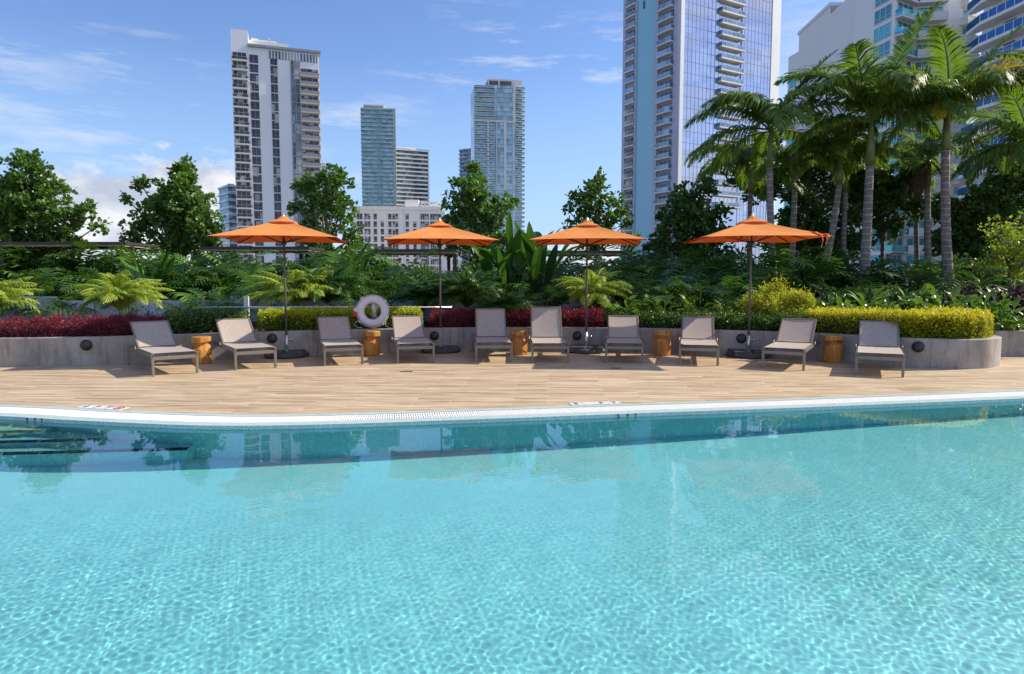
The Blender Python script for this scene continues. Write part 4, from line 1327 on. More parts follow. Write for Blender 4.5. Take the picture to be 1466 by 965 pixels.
cabana(285, 447, 357, 21.5, [(287, 0), (445, 0), (430, 2.2)], 'flat-roofed cabana seen behind the first parasol')
cabana(529, 655, 360.5, 22, [(530, 0), (651, 0), (642, 2.2)], 'flat-roofed cabana seen behind the second parasol')
cabana(766, 895, 362.5, 22, [(893, 0), (857, 2.2), (770, 2.2)], 'flat-roofed cabana seen behind the third parasol')

# pale panel screen along the back of the planting
scr = [W(px, 430, 17.2) for px in (-120, 30, 135, 290, 368, 470, 560, 640, 732, 800, 880)]
root = empty('panel_screen', (scr[0].x, scr[0].y, .4))
for i in range(len(scr) - 1):
    p, q = scr[i], scr[i + 1]
    n_ = 2 if (q - p).length > 1.2 else 1
    for j in range(n_):
        a = p.lerp(q, j / n_); b = p.lerp(q, (j + 1) / n_); hgt = .58 + (.10 if (i + j) % 3 == 1 else 0)
        mb = MB(); L_ = (b - a).length; mb.box(.012, L_ - .012, 0, .03, 0.05, hgt); mb.build('panel', M['pale_panel'], root, (a.x - scr[0].x, a.y - scr[0].y, 0), (0, 0, math.atan2(b.y - a.y, b.x - a.x)))
tag(root, 'low screen of pale bluish panels half hidden behind the plants', 'screen')

# ------------------------------------------------------------------ planting
LEAF_ROUND = (np.array([(0, 0, 0), (.42, .34, .06), (.85, .30, .05), (1, 0, 0), (.85, -.30, .05), (.42, -.34, .06)], float), [(0, 1, 2, 3), (0, 3, 4, 5)])
LEAF_SMALL = (np.array([(0, 0, 0), (.5, .30, .05), (1, 0, 0), (.5, -.30, .05)], float), [(0, 1, 2, 3)])
LEAF_NARROW = (np.array([(0, 0, 0), (.45, .13, .03), (1, 0, -.08), (.45, -.13, .03)], float), [(0, 1, 2, 3)])

def unit(v): return v / np.maximum(1e-9, np.linalg.norm(v, axis=-1, keepdims=True))
def scatter(pos, axis, size, tmpl, r, up=None, tint=None):
    """leaves at pos along axis; returns verts, faces, tint"""
    tv, tf = tmpl; n = len(pos)
    x = unit(axis)
    ref = r.normal(size=(n, 3)) * .55 + (np.array([0, 0, 1.0]) if up is None else up)
    y = unit(np.cross(ref, x)); z = np.cross(x, y)
    Rm = np.stack([x, y, z], -1)
    v = pos[:, None, :] + np.einsum('nij,kj->nki', Rm, tv) * np.asarray(size).reshape(-1, 1, 1)
    K = len(tv)
    f = np.concatenate([np.arange(n)[:, None] * K + np.array(q)[None] for q in tf])
    t = (r.rand(n) if tint is None else tint)
    return v.reshape(-1, 3), f, np.repeat(t, K)
def join(parts):
    vs, fs, ts, b = [], [], [], 0
    for v, f, t in parts:
        vs.append(v); fs.append(f + b); ts.append(t); b += len(v)
    return np.concatenate(vs), np.concatenate(fs), np.concatenate(ts)

# ---- broad-crowned trees with rosettes of fat round leaves
def tree(name, lobes, d, base_px, mat, lab, group=None, dens=1.0, leaf=.17, seed=1, trunk_r=.10, lean=0, dj=.9):
    r = np.random.RandomState(seed)
    bx = W(base_px, 430, d).x
    root = empty(name, (bx, d, .4))
    org = np.array([bx, d, .4])
    centres, lc = [], []
    for (px, py, rp) in lobes:
        c = W(px, py, d); rad = rp * d / F
        c = np.array(c) + np.array([0, r.uniform(-.5, .5) * dj, 0]); lc.append((c, rad))
        n = max(5, int(42 * dens * (rad / .55) ** 2))
        q = unit(r.normal(size=(n, 3))) * (rad * (r.rand(n, 1) ** .42)) * np.array([1, 1.0, 1])
        centres.append(c + q)
    cen = np.concatenate(centres)
    # rosettes
    ctr = np.mean([c for c, _ in lc], axis=0)
    pos, ax, sz, ti = [], [], [], []
    for c in cen:
        near = min(lc, key=lambda t: np.linalg.norm(t[0] - c))
        out = unit(c - near[0] + np.array([0, 0, near[1] * .5]) + r.normal(size=3) * .1)
        m = r.randint(10, 17); tt = r.rand() * .55
        a = unit(r.normal(size=(m, 3)) + out * .75)
        pos.append(c + a * .03 + r.normal(size=(m, 3)) * .05); ax.append(a); sz.append(leaf * r.uniform(.65, 1.1, m)); ti.append(tt + r.rand(m) * .45)
    pos = np.concatenate(pos); ax = np.concatenate(ax); sz = np.concatenate(sz); ti = np.concatenate(ti)
    v, f, t = scatter(pos - org, ax, sz, LEAF_ROUND, r, up=np.array([0, 0, .8]), tint=ti)
    link('crown', np_mesh('crown', v, f, mat, False, t), root)
    # trunk and limbs
    mb = MB()
    low = min(c[2] - rad for c, rad in lc)
    fork = np.array([ctr[0] * .7 + bx * .3, d, max(1.0, low + .1)])
    mb.tube([(0, 0, -.02), ((fork[0] - bx) * .4 + .05, .02, (fork[2] - .4) * .5), tuple(fork - org)], [trunk_r, trunk_r * .85, trunk_r * .7], 10)
    top = max(lc, key=lambda t: t[0][2])[0]
    for c, rad in lc:
        p0 = fork + (ctr - fork) * r.uniform(0, .35); mid = (p0 + c) / 2 + np.array([0, 0, .12]) + r.normal(size=3) * .06
        mb.tube([tuple(p0 - org), tuple(mid - org), tuple(c - org)], [trunk_r * .5, trunk_r * .3, trunk_r * .16], 6)
    mb.tube([tuple(fork - org), tuple((fork + ctr) / 2 - org), tuple(ctr - org)], [trunk_r * .7, trunk_r * .55, trunk_r * .35], 8)
    for i in range(0, len(cen), 2):
        c = cen[i]; near = min(lc, key=lambda t: np.linalg.norm(t[0] - c))[0]
        mb.tube([tuple(near - org), tuple((near + c) / 2 + r.normal(size=3) * .03 - org), tuple(c - org)], [.016, .011, .006], 4, cap=False)
    mb.build('trunk', M['bark'], root)
    return tag(root, lab, 'tree', group)

TG = 'round-leaved trees behind the cabanas'
tree('round_leaf_tree', [(40, 245, 26), (22, 275, 30), (65, 275, 26), (18, 310, 36), (60, 312, 36), (100, 312, 22), (128, 300, 11), (130, 322, 10), (0, 290, 40), (-30, 300, 40), (85, 335, 22), (40, 345, 36), (38, 228, 12), (40, 368, 30), (0, 360, 26), (90, 362, 20)], 24, 30, M['leaf_tree'], 'round-leaved tree at the far left edge', TG, .9, .17, 1)
tree('round_leaf_tree', [(268, 245, 17), (262, 272, 28), (285, 300, 28), (245, 300, 30), (222, 285, 14), (208, 266, 11), (212, 320, 22), (300, 330, 24), (255, 335, 32), (200, 345, 16), (316, 318, 10), (268, 232, 7), (190, 285, 7), (262, 360, 30), (222, 352, 18), (302, 356, 18)], 24, 262, M['leaf_tree'], 'round-leaved tree with a pointed top, left of the first parasol', TG, .9, .17, 2)
tree('round_leaf_tree', [(468, 255, 18), (440, 270, 20), (485, 265, 22), (425, 262, 9), (462, 290, 28), (428, 300, 14), (500, 300, 14), (480, 315, 20), (445, 320, 18), (512, 330, 7), (465, 345, 18), (500, 345, 14), (466, 368, 22), (503, 370, 18), (440, 350, 11)], 24, 463, M['leaf_tree'], 'round-leaved tree with an open crown, right of the first parasol', TG, .8, .16, 3)
tree('round_leaf_tree', [(678, 252, 14), (676, 275, 22), (655, 265, 9), (648, 290, 14), (690, 290, 24), (722, 295, 14), (672, 312, 30), (705, 318, 20), (645, 318, 14), (735, 288, 6), (660, 340, 20), (676, 238, 7), (684, 364, 24), (650, 356, 12), (714, 350, 16)], 24, 684, M['leaf_tree'], 'round-leaved tree in front of the crowned glass tower', TG, .9, .16, 4)
tree('round_leaf_tree', [(852, 262, 14), (850, 285, 20), (825, 285, 13), (880, 290, 13), (838, 305, 20), (868, 310, 18), (895, 300, 9), (812, 303, 7), (850, 330, 26), (895, 322, 10), (820, 330, 12), (848, 352, 18), (905, 345, 12)], 24.5, 846, M['leaf_tree'], 'round-leaved tree above the third parasol', TG, .85, .155, 5)
DG = 'dark broadleaf trees behind the palms'
tree('broadleaf_tree', [(985, 290, 26), (1010, 275, 14), (965, 315, 22), (1000, 320, 26), (945, 345, 16), (985, 350, 30), (1025, 340, 20), (1035, 305, 12), (1045, 335, 12), (940, 372, 20), (1000, 385, 34), (1045, 380, 24), (1010, 262, 8)], 23, 990, M['leaf_tree_dark'], 'dark broadleaf tree at the lower left side of the palm group', DG, 1.2, .17, 6)
tree('broadleaf_tree', [(1140, 290, 22), (1125, 320, 22), (1165, 310, 24), (1150, 345, 28), (1190, 340, 24), (1115, 350, 20), (1210, 310, 18), (1180, 375, 26), (1130, 380, 24), (1215, 350, 20), (1095, 330, 12)], 25.5, 1150, M['leaf_tree_dark'], 'dark broadleaf tree between the second and third palm trunks', DG, 1.3, .17, 7)
tree('broadleaf_tree', [(1255, 250, 26), (1275, 280, 30), (1250, 300, 26), (1300, 260, 24), (1225, 280, 22), (1270, 325, 22), (1235, 345, 16), (1300, 300, 18), (1310, 230, 16), (1240, 220, 16)], 26, 1262, M['leaf_tree_dark'], 'dark broadleaf tree standing behind the middle tall palm', DG, 1.2, .17, 8)
tree('broadleaf_tree', [(1395, 300, 34), (1430, 280, 30), (1375, 330, 30), (1400, 350, 34), (1440, 240, 20), (1455, 310, 26), (1350, 300, 20), (1385, 375, 26), (1345, 345, 18), (1470, 260, 24), (1435, 385, 24), (1480, 350, 30)], 25, 1405, M['leaf_tree_dark'], 'dark broadleaf tree right of the rightmost tall palm', DG, 1.3, .17, 9)
tree('broadleaf_tree', [(1052, 255, 20), (1160, 250, 22), (1075, 275, 14), (1190, 270, 26), (1110, 260, 24), (1130, 235, 20), (1180, 235, 20), (1210, 245, 18)], 27, 1120, M['leaf_tree_dark'], 'dark broadleaf tree deepest behind the left palms', DG, 1.2, .17, 19)
tree('yellow_leaf_tree', [(1445, 330, 20), (1430, 350, 22), (1462, 350, 26), (1415, 368, 16), (1450, 378, 22), (1462, 315, 12), (1400, 385, 8), (1480, 340, 26)], 15.5, 1452, M['leaf_lime_tree'], 'small yellow-green leafy tree at the right edge', None, 1.8, .075, 10, .05)

# ---- palms
def frond(L=2.8, e0=70, bend=95, n=50, ll=.62, hang=.5, seed=0, w=.034, curl=0.0):
    """pinnate frond from the origin out along +x"""
    r = np.random.RandomState(seed)
    K = 18; pts = [np.zeros(3)]; ang = R(e0); yaw = 0
    for i in range(K):
        t = (i + .5) / K
        a = ang - R(bend) * t ** 1.3; yaw += curl / K
        pts.append(pts[-1] + np.array([math.cos(a) * math.cos(yaw), math.cos(a) * math.sin(yaw), math.sin(a)]) * L / K)
    pts = np.array(pts)
    vs, fs, tt = [], [], []
    def P(t):
        i = min(K - 1, int(t * K)); u = t * K - i
        return pts[i] * (1 - u) + pts[i + 1] * u, unit(pts[i + 1] - pts[i])
    for s in (-1, 1):
        for i in range(n):
            t = .10 + .89 * (i + r.uniform(-.3, .3)) / n; t = min(.995, max(.08, t))
            p, d = P(t)
            side = unit(np.cross(d, [0, 0, 1.0])) * s
            upv = np.cross(side * s, d)
            l = ll * 1.15 * (math.sin(math.pi * min(1, (t * .86 + .16))) ** .6) * r.uniform(.82, 1.08)
            fw = .5 + .8 * t
            d1 = unit(side * 1.0 + d * fw + upv * (.30 + r.uniform(-.2, .25)))
            d2 = unit(d1 + np.array([0, 0, -1.0]) * hang * r.uniform(.6, 1.5))
            d3 = unit(d2 + np.array([0, 0, -1.0]) * hang * r.uniform(.9, 1.9))
            wv = unit(np.cross(d1, upv)) * w * r.uniform(.8, 1.2)
            a = p; b_ = p + d1 * l * .38; c = b_ + d2 * l * .34; e = c + d3 * l * .28
            B = len(vs)
            vs += [a - wv * .4, a + wv * .4, b_ + wv, b_ - wv, c + wv * .75, c - wv * .75, e, e + wv * .08]
            fs += [(B, B + 1, B + 2, B + 3), (B + 3, B + 2, B + 4, B + 5), (B + 5, B + 4, B + 7, B + 6)]
            tt += [r.rand()] * 8
    # rachis as a thin square rod
    for i in range(K):
        a, b_ = pts[i], pts[i + 1]; d = unit(b_ - a); sd = unit(np.cross(d, [0, 0, 1.0])); up = np.cross(sd, d)
        r0 = .028 * (1 - i / K) + .005; r1 = .028 * (1 - (i + 1) / K) + .005
        B = len(vs)
        for q, rr in ((a, r0), (b_, r1)): vs += [q + sd * rr, q + up * rr, q - sd * rr, q - up * rr]
        fs += [(B + k_, B + (k_ + 1) % 4, B + 4 + (k_ + 1) % 4, B + 4 + k_) for k_ in range(4)]; tt += [.9] * 8
    return np.array(vs), np.array(fs), np.array(tt)

FR = {}
def frond_me(kind, matn):
    key = (kind, matn)
    if key not in FR:
        spec = {'spear': dict(e0=80, bend=22, hang=.12, ll=.50, L=3.2, seed=1), 'up': dict(e0=70, bend=100, hang=.4, L=3.1, ll=.68, seed=2), 'mid': dict(e0=52, bend=118, hang=.75, L=3.1, ll=.78, seed=3, curl=.3),
                'mid2': dict(e0=38, bend=98, hang=.9, L=3.0, ll=.76, seed=4, curl=-.35), 'low': dict(e0=12, bend=80, hang=.9, L=2.8, ll=.70, seed=5), 'dead': dict(e0=-50, bend=38, hang=.9, L=2.2, ll=.5, seed=6)}[kind]
        v, f, t = frond(**spec); FR[key] = np_mesh('frond', v, f, M[matn], False, t)
    return FR[key]

def palm(base_px, base_d, crown_px, crown_py, scale, lab, seed, n=11, r0=.13, shaft=.85, spear=None, special=(), group='slender palms with ringed trunks', pxd=0, mats=('leaf_palm',), only=None):
    r = np.random.RandomState(seed)
    b = W(base_px, 430, base_d); c = W(crown_px, crown_py, base_d + pxd)
    root = empty('palm_tree', (b.x, base_d, .4))
    ct = Vector((c.x - b.x, pxd, c.z - .4))
    mb = MB(); P_, Rr = [], []
    for i in range(15):
        t = i / 14
        x = ct.x * t + ct.x * .18 * math.sin(math.pi * t) ; P_.append((x, ct.y * t, (ct.z - shaft) * t)); Rr.append(r0 * (1.25 - .25 * min(1, t * 5) - .30 * t))
    mb.tube(P_, Rr, 12); mb.build('trunk', M['palm_bark'], root)
    mb = MB(); top = P_[-1]
    mb.tube([top, ((top[0] + ct.x) / 2, ct.y, (top[2] + ct.z) / 2 - .1), tuple(ct)], [r0 * .78, r0 * .74, r0 * .38], 12); mb.build('crownshaft', M['crownshaft'], root)
    seq = ['up', 'mid', 'mid2', 'up', 'mid', 'low', 'mid2', 'mid', 'low', 'mid2', 'up', 'low', 'mid', 'mid2']
    for i in range(int(n * 1.2)):
        a = i * 2.399963 + seed
        k = seq[i % len(seq)]
        o = link('frond', frond_me(k, mats[i % len(mats)]), root, (ct.x, ct.y, ct.z - .05), (r.uniform(-.3, .3), r.uniform(-.28, .28), a)); s = scale * r.uniform(.88, 1.08); o.scale = (s, s, s)
    for (kind, az, tilt, s, mt) in special:
        o = link('frond', frond_me(kind, mt), root, (ct.x, ct.y, ct.z), (0, tilt, az)); o.scale = (s, s, s)
    return tag(root, lab, 'palm tree', group)
pi = math.pi
palm(1113, 20.5, 1104, 186, .95, 'tall palm at the left of the group, in front of the mirror glass side', 1, 11, .125, 1.1, special=[('spear', .0, R(20), .95, 'leaf_palm'), ('mid', pi + .2, 0, .95, 'leaf_palm'), ('low', pi - .3, 0, 1.0, 'leaf_palm')])
palm(1236, 20, 1248, 172, 1.08, 'tallest palm in the middle of the group with a pale thick trunk', 2, 13, .155, 1.3, special=[('spear', .2, R(12), 1.3, 'leaf_palm'), ('up', pi - .6, 0, 1.15, 'leaf_palm'), ('mid', pi + .1, 0, .95, 'leaf_palm')])
palm(1364, 20, 1357, 154, 1.02, 'tall palm at the right with a yellowing frond', 3, 10, .15, 1.2, special=[('mid', -.75, R(2), 1.15, 'leaf_palm_yellow'), ('up', .1, 0, 1.1, 'leaf_palm'), ('spear', -.2, R(22), 1.0, 'leaf_palm'), ('mid2', pi, 0, .9, 'leaf_palm'), ('low', pi + .9, 0, .6, 'leaf_palm_yellow')])
palm(1158, 21.5, 1203, 222, .75, 'palm with a trunk leaning to the right, behind the fourth parasol', 4, 10, .125, .9)
palm(1131, 23, 1139, 235, .72, 'straight thin palm between the leftmost tall palm and the leaning one', 5, 9, .12, .8)
palm(1074, 24, 1075, 238, .85, 'palm directly behind the fourth parasol with drooping dark fronds', 6, 10, .11, .9, special=[('low', pi + .1, 0, .9, 'leaf_palm'), ('mid', pi - .2, 0, .9, 'leaf_palm')])
palm(1203, 25, 1212, 240, .75, 'dim background palm right of the leaning one', 7, 8, .12, .9)
palm(1334, 24, 1330, 228, .80, 'background palm with brown dead fronds left of the yellowing one', 8, 9, .13, .9, special=[('dead', pi - .4, 0, .8, 'leaf_dead'), ('dead', pi + .6, 0, .75, 'leaf_dead'), ('dead', -.5, 0, .7, 'leaf_dead')])
palm(1318, 26, 1313, 265, .62, 'short background palm with a dark trunk beside the one with dead fronds', 9, 8, .10, .6)
palm(1480, 22, 1476, 215, .95, 'palm reaching in with dark fronds from beyond the right edge', 10, 11, .14, .9, special=[('mid', pi, 0, 1.0, 'leaf_palm'), ('low', pi + .2, 0, 1.0, 'leaf_palm'), ('low', pi - .25, 0, .95, 'leaf_palm')])

# ---- clumps
def fern_me(seed):          # fine arching feather leaves
    parts = []; r = np.random.RandomState(seed)
    for i in range(62):
        v, f, t = frond(L=r.uniform(.62, .85), e0=r.uniform(40, 90), bend=r.uniform(65, 120), n=36, ll=.19, hang=.8, seed=seed * 50 + i, w=.0048)
        a = i * 2.4 + r.uniform(-.2, .2); c, s = math.cos(a), math.sin(a)
        v = v * np.array([1, 1, 1]); v = np.stack([v[:, 0] * c - v[:, 1] * s, v[:, 0] * s + v[:, 1] * c, v[:, 2] + .34 + .06 * r.rand()], -1)
        parts.append((v, f, t * .5 + r.rand() * .5))
    return join(parts)
def blade_leaf(pl, pe, L, wd, e0, bend, r, nseg=9, fold=.25, lobes=0):
    """petiole + blade; the blade is a strip or a set of lobes, in the xz plane going +x"""
    vs, fs, tt = [], [], []
    p = np.zeros(3); a = R(e0); tq = r.rand()
    d = np.array([math.cos(a), 0, math.sin(a)]); q = p + d * pl
    B = 0; rr = .008
    vs += [p + [0, rr, 0], p - [0, rr, 0], q - [0, rr, 0], q + [0, rr, 0]]; fs += [(0, 1, 2, 3)]; tt += [.6] * 4
    pts = [q]
    for i in range(nseg):
        t = (i + .5) / nseg; aa = a - R(pe) - R(bend) * t; pts.append(pts[-1] + np.array([math.cos(aa), 0, math.sin(aa)]) * L / nseg)
    if not lobes:
        prev = None
        for i, pt in enumerate(pts):
            t = i / nseg; w = wd * (math.sin(math.pi * min(.995, max(.03, t ** .75))) ** .7)
            dz = fold * w
            B = len(vs); vs += [pt + [0, -w, dz], pt, pt + [0, w, dz]]; tt += [tq, tq * .7, tq]
            if prev is not None: fs += [(prev, prev + 1, B + 1, B), (prev + 1, prev + 2, B + 2, B + 1)]
            prev = B
    else:
        for i in range(lobes):
            t = (i + .6) / lobes
            j = min(nseg - 1, int(t * nseg)); pt = pts[j]; dd = unit(pts[j + 1] - pts[j])
            for s in (-1, 1):
                l = wd * (.55 + .75 * math.sin(math.pi * (t * .8 + .15))) * r.uniform(.85, 1.1)
                da = unit(np.array([0, s, 0]) + dd * (.15 + 1.1 * t) + np.array([0, 0, r.uniform(-.1, .25)]))
                e1 = pt + da * l * .6; e2 = e1 + unit(da + np.array([0, 0, -.55])) * l * .45
                wv = dd * L / lobes * .36
                B = len(vs); vs += [pt - wv, pt + wv, e1 + wv * .9, e1 - wv * .9, e2, e2 + wv * .1]; tt += [tq] * 6
                fs += [(B, B + 1, B + 2, B + 3), (B + 3, B + 2, B + 5, B + 4)]
    return np.array(vs), np.array(fs), np.array(tt)
def clump(seed, n, pl, L, wd, e=(25, 80), bend=(20, 60), pe=(0, 25), lobes=0, fold=.25, spread=.08):
    r = np.random.RandomState(seed); parts = []
    for i in range(n):
        v, f, t = blade_leaf(r.uniform(*pl), r.uniform(*pe), r.uniform(*L), r.uniform(*wd), r.uniform(*e), r.uniform(*bend), r, lobes=lobes, fold=fold)
        a = i * 2.4 + r.uniform(-.3, .3); c, s = math.cos(a), math.sin(a)
        roll = r.uniform(-.35, .35); cr, sr = math.cos(roll), math.sin(roll)
        y, z = v[:, 1] * cr, v[:, 2] + v[:, 1] * sr
        v = np.stack([v[:, 0] * c - y * s + r.uniform(-spread, spread), v[:, 0] * s + y * c + r.uniform(-spread, spread), z], -1)
        parts.append((v, f, t))
    return join(parts)
V = {}
def variants(kind, n, fn, matn):
    V[kind] = []
    for i in range(n):
        v, f, t = fn(i); V[kind].append(np_mesh(kind, v, f, M[matn], False, t))
variants('feather_palm', 3, lambda i: fern_me(20 + i), 'leaf_fern')
FR_D = [np_mesh('feather_palm', *join([fern_me(40)])[:2], M['leaf_bop'], False, join([fern_me(40)])[2])]
variants('philodendron', 4, lambda i: clump(30 + i, 26, (.45, .95), (.42, .62), (.20, .30), (20, 85), (30, 80), (15, 60), lobes=9), 'leaf_philo')
variants('banana_like', 3, lambda i: clump(50 + i, 17, (.6, 1.5), (.9, 1.5), (.11, .16), (52, 86), (15, 65), (0, 10), fold=.35, spread=.16), 'leaf_bop')
variants('broad_leaf', 3, lambda i: clump(60 + i, 46, (.14, .58), (.20, .34), (.045, .075), (25, 85), (30, 80), (5, 35), fold=.3, spread=.14), 'leaf_broad')
def bushv(i, n=2600, rx=.62, rz=.55, leaf=.085, tm=LEAF_ROUND):
    r = np.random.RandomState(70 + i)
    k = r.randint(0, 60, n); cc = unit(r.normal(size=(60, 3))) * (r.rand(60, 1) ** .4) * [rx, rx, rz]
    p = cc[k] + r.normal(size=(n, 3)) * .085 + [0, 0, rz * .9]
    ax = unit(r.normal(size=(n, 3)) + unit(cc[k]) * .9)
    v, f, t = scatter(p, ax, leaf * r.uniform(.7, 1.2, n), tm, r, tint=r.rand(60)[k] * .6 + r.rand(n) * .4)
    m_ = v[:, 2] > 0
    v[:, 2] = np.maximum(v[:, 2], 0)
    return v, f, t
variants('shrub', 3, bushv, 'leaf_tree_dark')
variants('weeping_bush', 1, lambda i: bushv(9, 15000, .66, .50, .10, LEAF_NARROW), 'leaf_yellowgreen')

def plant(kind, name, px, top_py, d, lab, cat, group=None, rz=None, me=None, widen=1.0, z=.4):
    h_top = W(px, top_py, d).z - z
    me = me or V[kind][rng.randint(len(V[kind]))]
    co_ = np.empty(len(me.vertices) * 3, np.float32); me.vertices.foreach_get('co', co_); h0 = co_.reshape(-1, 3)[:, 2].max()
    s = h_top / h0
    o = link(name, me, None, (W(px, 430, d).x, d, z), (0, 0, rng.uniform(0, 6.28) if rz is None else rz)); o.scale = (s * widen, s * widen, s)
    return tag(o, lab, cat, group)

# feature feather palms
plant('feather_palm', 'feather_palm', 172, 386, 14.9, 'bright lime feather palm behind the first lounger', 'feather palm', 'fine-leaved feather palms in the planter', 1.0, widen=1.15)
plant('feather_palm', 'feather_palm', -12, 392, 13.6, 'lime feather palm cut by the left edge', 'feather palm', 'fine-leaved feather palms in the planter', 2.0, widen=1.1)
plant('feather_palm', 'feather_palm', 425, 382, 16.4, 'yellow-green feather palm behind the first parasol pole', 'feather palm', 'fine-leaved feather palms in the planter', .4, widen=1.25)
plant('feather_palm', 'feather_palm', 468, 372, 16.9, 'green feather palm between the first parasol and the life ring', 'feather palm', 'fine-leaved feather palms in the planter', 3.4, me=FR_D[0], widen=1.2)
plant('feather_palm', 'feather_palm', 668, 383, 16.0, 'dark green feather palm right of the second parasol pole', 'feather palm', 'fine-leaved feather palms in the planter', 4.4, me=FR_D[0], widen=1.25)
plant('feather_palm', 'feather_palm', 612, 388, 16.6, 'dark green feather palm left of the second parasol pole', 'feather palm', 'fine-leaved feather palms in the planter', 5.1, me=FR_D[0], widen=1.1)
plant('feather_palm', 'feather_palm', 848, 382, 16.0, 'feather palm with drooping bright leaves at the third parasol pole', 'feather palm', 'fine-leaved feather palms in the planter', 2.9, widen=1.1)
plant('feather_palm', 'feather_palm', 722, 410, 14.9, 'low feather plant behind the two upright loungers', 'feather palm', 'fine-leaved feather palms in the planter', 1.9, me=FR_D[0], widen=1.2)
plant('weeping_bush', 'weeping_bush', 1118, 392, 14.3, 'golden weeping bush right of the fourth parasol pole', 'bush', widen=1.0)

# tall paddle-leaved clumps
for px, top, d, lab in ((215, 345, 18.2, 'paddle-leaved plant right of the left cabana'), (262, 350, 18.6, 'paddle-leaved plant below the pointed tree'), (318, 362, 18.8, 'paddle-leaved plant under the left half of the first parasol'),
                        (505, 345, 19.0, 'bright paddle-leaved plant left of the second cabana post'), (462, 360, 19.4, 'paddle-leaved plant right of the first cabana'),
                        (735, 306, 17.4, 'tallest paddle-leaved clump between the second and third parasols'), (768, 308, 17.6, 'paddle-leaved clump just left of the third parasol'), (705, 335, 17.8, 'paddle-leaved clump right of the second parasol')):
    plant('banana_like', 'paddle_leaf_plant', px, top, d, lab, 'paddle plant', 'tall paddle-leaved plants', widen=.8 if top < 330 else .9)

ORD = ['first', 'second', 'third', 'fourth', 'fifth', 'sixth', 'seventh', 'eighth', 'ninth', 'tenth']
ANCH = [(208, 'first lounger'), (330, 'second lounger'), (466, 'third lounger'), (580, 'fourth lounger'), (702, 'fifth lounger'), (786, 'sixth lounger'), (902, 'seventh lounger'), (1012, 'eighth lounger'), (1145, 'ninth lounger'), (1262, 'tenth lounger'),
        (411, 'first parasol pole'), (631, 'second parasol pole'), (839, 'third parasol pole'), (1071, 'fourth parasol pole'), (118, 'leftmost wall light'), (1314, 'rightmost wall light'), (1430, 'rounded wall corner'),
        (284, 'first stump table'), (533, 'life ring'), (743, 'third stump table'), (950, 'fourth stump table'), (1195, 'fifth stump table'), (0, 'left picture edge'), (1466, 'right picture edge')]
used = set()
def place_label(what, row, px):
    for ax_, nm in sorted(ANCH, key=lambda t: abs(t[0] - px)):
        dx = px - ax_
        side = 'straight behind' if abs(dx) < 9 else ('behind and right of' if dx > 0 else 'behind and left of')
        if abs(dx) > 60: side = side.replace('behind and', 'well to the').replace(' of', ' of')
        l = f'{what}, {row}, {side} the {nm}'
        if l not in used:
            used.add(l); return l
# lobed philodendrons: the dark green mass behind the hedges
spots = []
for px in range(-30, 1110, 44): spots.append((px + rng.uniform(-10, 10), 392 + rng.uniform(-18, 14) - (16 if px > 880 else 4), 18.0 + rng.uniform(-.5, .8), 'middle row'))
for px in range(-10, 1480, 50): spots.append((px + rng.uniform(-12, 12), 354 + rng.uniform(-12, 14) + (16 if 340 < px < 440 else 0) + (22 if 540 < px < 700 else 0) + (10 if px > 1100 else 0), 20.0 + rng.uniform(-.4, .6), 'tall back row'))
for px in (300, 520, 560, 770, 800): spots.append((px, 414 + rng.uniform(-6, 6), 16.2 + rng.uniform(-.1, .3), 'low front row'))
for px in range(905, 1075, 34): spots.append((px + rng.uniform(-6, 6), 398 + rng.uniform(-8, 8), 15.9 + rng.uniform(-.2, .5), 'low front row'))
for px, py, d, row in spots:
    plant('philodendron', 'split_leaf_plant', px, py, d, place_label('split-leaf plant', row, px), 'split-leaf plant', 'split-leaf plants filling the planting', widen=1.0)
# dark shrubs at the back
for px in range(-40, 1500, 52):
    py = 358 + rng.uniform(-8, 8)
    if 340 < px < 440: py = 376
    if 540 < px < 690: py = 392
    if 770 < px < 880: py = 380
    if px > 1240 and px < 1330: py = 396
    plant('shrub', 'dark_shrub', px, py, 21.4 + rng.uniform(-.4, .9), place_label('dense dark shrub', 'rearmost row', px), 'shrub', 'dark shrubs at the back of the planting', widen=1.35)
for px in range(1215, 1480, 60):
    plant('shrub', 'dark_shrub', px, 404, 17.4 + rng.uniform(-.3, .3), place_label('dark shrub', 'above the broad leaves', px), 'shrub', 'dark shrubs behind the broad leaves', widen=1.2)
# broad-leaved row on the right
for px in list(range(1168, 1460, 21)):
    plant('broad_leaf', 'broad_leaf_plant', px + rng.uniform(-5, 5), 416 + rng.uniform(-11, 8), 13.6 + rng.uniform(-.2, .6), place_label('glossy broad-leaved plant', 'rising above the hedge', px), 'broad-leaved plant', 'glossy broad-leaved plants in a row', widen=.85)
for px in range(895, 1090, 24):
    plant('broad_leaf', 'broad_leaf_plant', px + rng.uniform(-5, 5), 426 + rng.uniform(-7, 7), 15.0 + rng.uniform(-.2, .2), place_label('glossy broad-leaved plant', 'over the dark hedge', px), 'broad-leaved plant', 'glossy broad-leaved plants by the fourth parasol', widen=1.0)
PM = V['shrub'][0].copy(); PM.materials.clear(); PM.materials.append(M['leaf_purple'])
for px in (1385, 1425, 1465):
    plant('shrub', 'purple_shrub', px, 404, 15.2, place_label('dark purple shrub', 'above the broad leaves', px), 'shrub', 'purple shrubs near the right edge', me=PM)
for px in (1452, 1475, 1500, 1530):
    plant('broad_leaf', 'broad_leaf_plant', px, 447, 14.3, place_label('glossy broad-leaved plant', 'above the shaded wall', px), 'broad-leaved plant', 'broad-leaved plants above the shaded wall', widen=1.0)

